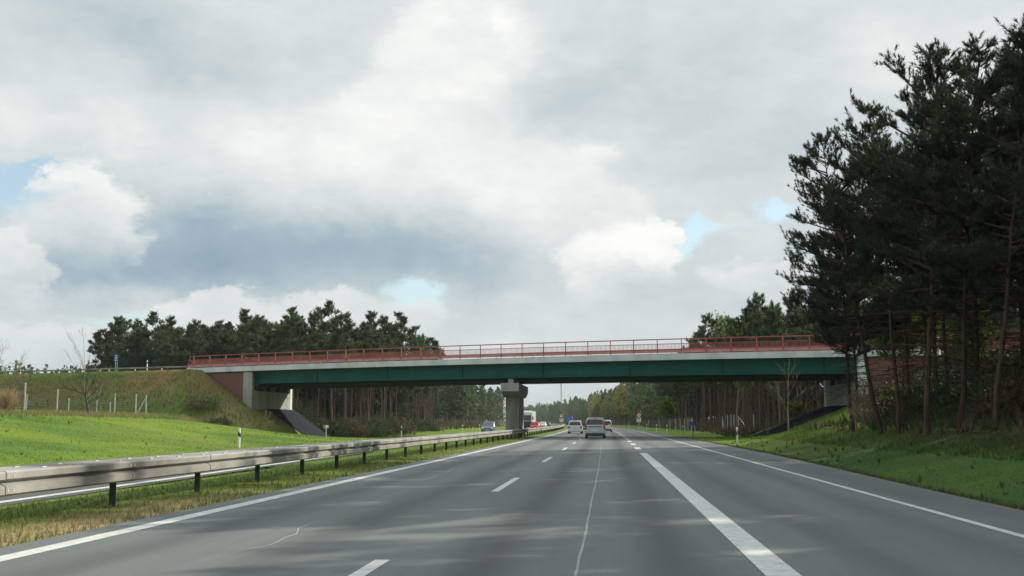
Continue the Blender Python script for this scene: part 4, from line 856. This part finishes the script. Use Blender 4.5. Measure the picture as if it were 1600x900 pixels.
def stems(name, n, y0, y1, f0, f1, h0, h1, label, seed):
    X, Y = pts_in(n, y0, y1, f0, f1, 1.1); b = MB(); r_ = random.Random(seed)
    for x, y in zip(X, Y):
        z = tz(x, y); h_ = r_.uniform(h0, h1); a = Vector((x, y, z-.2)); t = Vector((x+r_.gauss(0, .06)*h_, y+r_.gauss(0, .04)*h_, z+h_)); b.tube([a, a.lerp(t, .5)+Vector((r_.gauss(0, .15), 0, 0)), t], [.07, .05, .02], 3, False)
        for _ in range(5):
            q = a.lerp(t, r_.uniform(.35, .95)); b.tube([q, q+Vector((r_.uniform(-1, 1), r_.uniform(-1, 1), r_.uniform(.4, 1.6)))], [.03, .012], 3, False)
    return tag(b.build(name, mat('stem_bark', (.12, .092, .065), .9, var=.4, scale=.4)), label, kind='stuff')
stems('bare_saplings', 120, 162, 235, lambda y: -32-cf(y), lambda y: -48, 5, 10, 'thin bare saplings along the edge of the left wood', 3)
stems('bare_saplings', 60, 122, 210, lambda y: 15.2-cf(y), lambda y: 24, 4, 9, 'thin bare saplings along the forest edge behind the right bridge half', 4)
X, Y = pts_in(140, 36, 108, lambda y: -36, lambda y: OUT-.5, 1.3); ground_tufts('weeds', X, Y, 0.10+.14*fbm(X, Y, .6, 14), 9, .05, 15, 'darker weed clumps scattered over the bright left bank', np.tile(GREEN*.8, (140, 1)), spread=(15, 60))
X, Y = pts_in(170, 18, 80, lambda y: float(edge_r(y))+.2, lambda y: 11.5, 1.4); ground_tufts('weeds', X, Y, 0.10+.15*fbm(X, Y, .6, 15), 9, .04, 16, 'weed clumps scattered over the right verge', np.where((fbm(X, Y, .3, 9) > .55)[:, None], np.array([.10, .10, .045]), GREEN2*.75), spread=(15, 60))
X, Y = pts_in(2600, 14, 90, lambda y: float(edge_r(y))-.10, lambda y: float(edge_r(y))+.25, 1.5); ground_tufts('grass', X, Y, .10, 4, .018, 17, 'ragged grass fringe at the edge of the right hard shoulder', mixv(np.tile(GREEN2*.8, (2600, 1)), np.array([.15, .11, .06]), fbm(X, Y, .8, 3)))
# radio mast far away
p = at(877, 660, 1500); r = empty('radio_mast', (p.x, 1500, 0)); tag(r, 'thin distant radio mast rising behind the far forest', 'mast'); b = MB()
for a in (0, 2.09, 4.19): b.tube([(1.1*math.cos(a), 1.1*math.sin(a), 0), (.5*math.cos(a), .5*math.sin(a), 78)], .22, 4)
b.build('lattice_leg', m_greysign, r); b = MB()
for k in range(30):
    z = 2.5*k; f = 1.1-.6*z/78
    for i, a in enumerate((0, 2.09, 4.19)): c = a+2.09; b.tube([(f*math.cos(a), f*math.sin(a), z), (f*math.cos(c), f*math.sin(c), z+2.5)], .09, 3)
b.build('lattice_brace', m_greysign, r)
for z in (48, 60): MB().box((0, 0, z), (2.4, 2.4, 2.2)).build('antenna', m_white, r)

# ------------------------------------------------------------------ vehicles (front at +Y, rear at -Y)
def wheel_meshes(rad, wd):
    k = 18; ring = lambda r, x: [(x, r*math.cos(2*math.pi*i/k), r*math.sin(2*math.pi*i/k)) for i in range(k)]
    t = MB(); t.hexa(ring(rad, -wd/2), ring(rad, wd/2)); ri = MB(); ri.hexa(ring(rad*.66, -wd/2-.012), ring(rad*.66, wd/2+.012))
    return t.mesh('tyre', m_tyre, bevel=.02), ri.mesh('rim', m_rim)
def add_wheel(root, x, y, rad, wd, name='wheel'):
    t, ri = wheel_meshes(rad, wd); o = link(name, t, root); o.location = (x, y, rad); link('rim', ri, o)
def car(X, Y, rz, L_, W, H, m, label, cat='car', hood=1.0, rear=.30, ride=.22, belt=.56, tail='tall', roofbar=False, lowm=None, group=None, z=0.0):
    r = empty('car', (X, Y, z), rz); tag(r, label, cat, group); zb = H*belt; w2 = W/2; h = L_/2; tw = w2*.80
    hd = hood
    # stations: y at belt, y at top, belt height, top height, half width, half top width
    st = [(h, h-.02, ride+.18, .62*zb+.1, w2*.78, w2*.70), (h-.16, h-.18, zb*.74, zb*.80, w2*.93, w2*.82), (h-hd, h-hd-.02, zb*.97, zb*1.02, w2*.99, w2*.84),
          (h-hd-.25, h-hd-.75, zb, H*.975, w2, tw), (0, 0, zb, H, w2, tw*1.01), (-h+.25, -h+.25+rear*.6, zb, H*.985, w2*.99, tw*.99), (-h+.05, -h+.05+rear, zb, H*.95, w2*.955, tw*.94)]
    def ring(s):
        yb, yt, zb_, zt, wb, wt = s; lo = ride
        L = [(wb*.90, yb, lo), (wb*.985, yb, lo+.14), (wb, yb, (lo+zb_)*.55), (wb*.985, yb, zb_), (wt*1.02, yt, zt-.06*(zt-zb_)-.01), (wt*.86, yt, zt)]
        return L+[(-a, b_, c) for a, b_, c in reversed(L)]
    b = MB(); n = 12; k0 = 0
    for s in st: b.v += ring(s)
    for i in range(len(st)-1):
        for j in range(n): a = i*n+j; c = i*n+(j+1) % n; b.f.append((a, c, c+n, a+n))
    b.f.append(tuple(range(n-1, -1, -1))); k = (len(st)-1)*n; b.f += [(k, k+1, k+10, k+11), (k+1, k+2, k+9, k+10), (k+2, k+3, k+8, k+9), (k+3, k+4, k+7, k+8), (k+4, k+5, k+6, k+7)]
    body = b.build('body', m, r)
    for p in body.data.polygons: p.use_smooth = False
    def panel(name, q, mm, par=None, off=.008, ins=.06):
        q = [Vector(p) for p in q]; c = sum(q, Vector())/len(q); nrm = (q[1]-q[0]).cross(q[-1]-q[0]).normalized()
        if nrm.dot(c-Vector((0, 0, zb*.6))) < 0: nrm = -nrm
        q = [p+(c-p)*ins for p in q]; return MB().hexa([p-nrm*.01 for p in q], [p+nrm*off for p in q]).build(name, mm, par or r)
    R_ = [ring(s) for s in st]
    panel('windscreen', [R_[2][4], R_[3][4], R_[3][7], R_[2][7]], m_glass, ins=.08)
    e_ = R_[-1]; f = lambda a, c, t: tuple(a[i]+(c[i]-a[i])*t for i in range(3))
    panel('rear_window', [f(e_[3], e_[4], .10), f(e_[3], e_[4], .97), f(e_[8], e_[7], .97), f(e_[8], e_[7], .10)], m_glass, ins=.11)
    for sg in (0, 1):
        for i0, i1 in ((3, 4), (4, 5)):
            g4 = [R_[i0][3], R_[i0][4], R_[i1][4], R_[i1][3]]
            if sg: g4 = [(-a, b_, c) for a, b_, c in g4]
            panel('side_window', g4, m_glass, ins=.10)
    for sg in (-1, 1):
        yr = -h+.045
        if tail == 'tall':
            q = [(sg*w2*.955, yr, zb*.72), (sg*w2*.955, yr, zb), (sg*tw*.955, yr+rear*.62, zb+(H-zb)*.62), (sg*(tw*.955-.09), yr+rear*.62, zb+(H-zb)*.62), (sg*(w2*.955-.13), yr, zb), (sg*(w2*.955-.13), yr, zb*.72)]
            MB().hexa([(a, b_+.04, c) for a, b_, c in q], [(a, b_-.02, c) for a, b_, c in q]).build('tail_light', m_tail, r)
        else: MB().box((sg*(w2*.84), yr, zb*.86), (.30, .06, .17)).build('tail_light', m_tail, r, bevel=.015)
        MB().box((sg*(w2*.70), h-.045, zb*.70), (.34, .12, .16)).build('head_light', m_head, r, bevel=.02)
        mr = MB().box((sg*(w2+.10), h-hd-.48, zb+.10), (.20, .12, .15)).build('mirror', m if not lowm else lowm, r, bevel=.03)
        for y_ in (h-.82, -h+.78): add_wheel(r, sg*(w2-.12), y_, .315, .21)
    MB().box((0, -h+.02, ride+.11), (W*.90, .16, .20)).build('rear_bumper', lowm or m, r, bevel=.03); MB().box((0, h-.02, ride+.13), (W*.82, .16, .24)).build('front_bumper', m, r, bevel=.03)
    MB().box((0, h+.045, zb*.60), (W*.42, .04, .16)).build('grille', m_trim, r); MB().box((0, -h+.01, zb*.62 if tail == 'tall' else zb*.7), (.52, .05, .12)).build('number_plate', m_plate, r); MB().box((0, h+.065, ride+.16), (.52, .03, .11)).build('number_plate', m_plate, r)
    MB().box((0, -.1, ride+.02), (W*.80, L_*.82, .10)).build('underbody', m_trim, r)
    MB().box((0, -h+.045+rear, H*.945), (.34, .06, .03)).build('brake_light', m_tail, r)
    return r
silver = paint('silver_paint', (.47, .50, .51), .1); white = paint('white_paint', (.72, .73, .73)); navy = paint('navy_paint', (.20, .225, .28), .2); red = paint('red_car_paint', (.55, .03, .03)); dark = paint('dark_car_paint', (.06, .06, .07), .2)
p = at(930, 684, 104); c1 = car(p.x, 106, 0, 4.3, 1.80, 1.80, silver, 'silver high roofed van car ahead in the right lane', hood=.9, rear=.22, belt=.60, lowm=m_trim)
MB().box((0, -2.115, 1.02), (1.18, .05, .05)).build('door_trim', m_trim, c1); MB().box((0, -2.16, .40), (1.5, .05, .12)).build('bumper_step', m_trim, c1)
p = at(898.5, 676, 148); car(p.x, 150, 0, 4.4, 1.80, 1.60, white, 'white people carrier ahead in the left lane', rear=.34, belt=.57, tail='low')
p = at(911.5, 672, 190); car(p.x, 192, 0, 4.3, 1.76, 1.47, dark, 'dark car half hidden between the white people carrier and the silver van', rear=.4, tail='low')
p = at(946.5, 672.5, 172); car(p.x, 174, 0, 4.4, 1.82, 1.72, white, 'white and dark car mostly hidden behind the silver van', rear=.2, tail='tall', lowm=m_trim)
p = at(764, 673, 165); car(p.x-.1, 166, math.pi, 4.75, 1.84, 1.46, navy, 'dark blue grey estate car coming towards us on the left carriageway', rear=.5, tail='low', hood=1.25)
p = at(835.5, 668, 232); car(p.x, 234, math.pi, 4.2, 1.76, 1.46, red, 'red oncoming car beside the white truck', rear=.4, tail='low')
p = at(847.5, 667, 300); car(p.x, 302, math.pi, 4.3, 1.78, 1.52, white, 'white oncoming car behind the red one', rear=.35, tail='low')
p = at(855.5, 666, 390); car(p.x, 392, math.pi, 4.3, 1.78, 1.5, dark, 'dark oncoming car farthest of the oncoming line', rear=.35, tail='low')
def truck(X, Y, rz, m, label, z=0., cabm=None):
    r = empty('truck', (X, Y, z), rz); tag(r, label, 'truck')
    MB().hexa([(-1.22, 5.2, .55), (1.22, 5.2, .55), (1.22, 7.25, .55), (-1.22, 7.25, .55)], [(-1.22, 5.2, 3.55), (1.22, 5.2, 3.55), (1.22, 6.75, 3.55), (-1.22, 6.75, 3.55)]).build('cab', cabm or white, r, bevel=.05)
    MB().hexa([(-1.1, 7.0, 1.75), (1.1, 7.0, 1.75), (1.1, 7.09, 1.75), (-1.1, 7.09, 1.75)], [(-1.05, 6.75, 2.95), (1.05, 6.75, 2.95), (1.05, 6.88, 2.95), (-1.05, 6.88, 2.95)]).build('windscreen', m_glass, r)
    MB().box((0, 7.20, 1.05), (2.2, .14, 1.1)).build('grille', m_trim, r, bevel=.03); MB().box((0, 7.28, .5), (2.4, .2, .4)).build('front_bumper', m_trim, r, bevel=.03)
    MB().box((0, -.8, 2.5), (2.5, 11.6, 2.75)).build('trailer', m, r, bevel=.04); MB().box((0, -.8, 1.0), (2.2, 11.4, .25)).build('chassis', m_trim, r)
    MB().hexa([(-1.15, 5.3, 3.56), (1.15, 5.3, 3.56), (1.15, 6.6, 3.56), (-1.15, 6.6, 3.56)], [(-1.15, 5.3, 3.95), (1.15, 5.3, 3.95), (1.1, 5.7, 3.95), (-1.1, 5.7, 3.95)]).build('wind_deflector', cabm or white, r)
    for sg in (-1, 1):
        MB().box((sg*.95, 7.27, .85), (.38, .08, .22)).build('head_light', m_head, r); MB().box((sg*1.42, 6.9, 2.3), (.25, .12, .7)).build('mirror', m_trim, r); MB().box((sg*1.05, -6.63, 1.0), (.3, .06, .2)).build('tail_light', m_tail, r)
        for y_ in (6.1, 3.2, -3.4, -4.7, -6.0): add_wheel(r, sg*1.05, y_, .5, .32)
    MB().box((0, -6.62, .75), (2.3, .08, .15)).build('rear_bumper', m_trim, r); return r
p = at(822.5, 669.5, 262); truck(p.x, 262+7, math.pi, white, 'white articulated truck coming out from behind the pier')
p = at(889, 665.5, 480); truck(p.x, 487, 0, paint('blue_tarpaulin', (.04, .16, .42)), 'blue truck far ahead left of the white people carrier', cabm=paint('blue_cab', (.05, .13, .32)))

# ------------------------------------------------------------------ haze
HZ = 1.25e-4
mv = bpy.data.materials.new('haze'); mv.use_nodes = True; t = mv.node_tree; t.nodes.remove(t.nodes['Principled BSDF'])
pv = t.nodes.new('ShaderNodeVolumePrincipled'); pv.inputs['Color'].default_value = (.80, .88, .93, 1); pv.inputs['Density'].default_value = HZ; t.links.new(pv.outputs[0], t.nodes['Material Output'].inputs['Volume'])
b = MB(); b.box((0, 2540, 48.75), (5400, 5400, 102.5)); tag(b.build('haze', mv), 'thin pale haze in the air', kind='stuff')
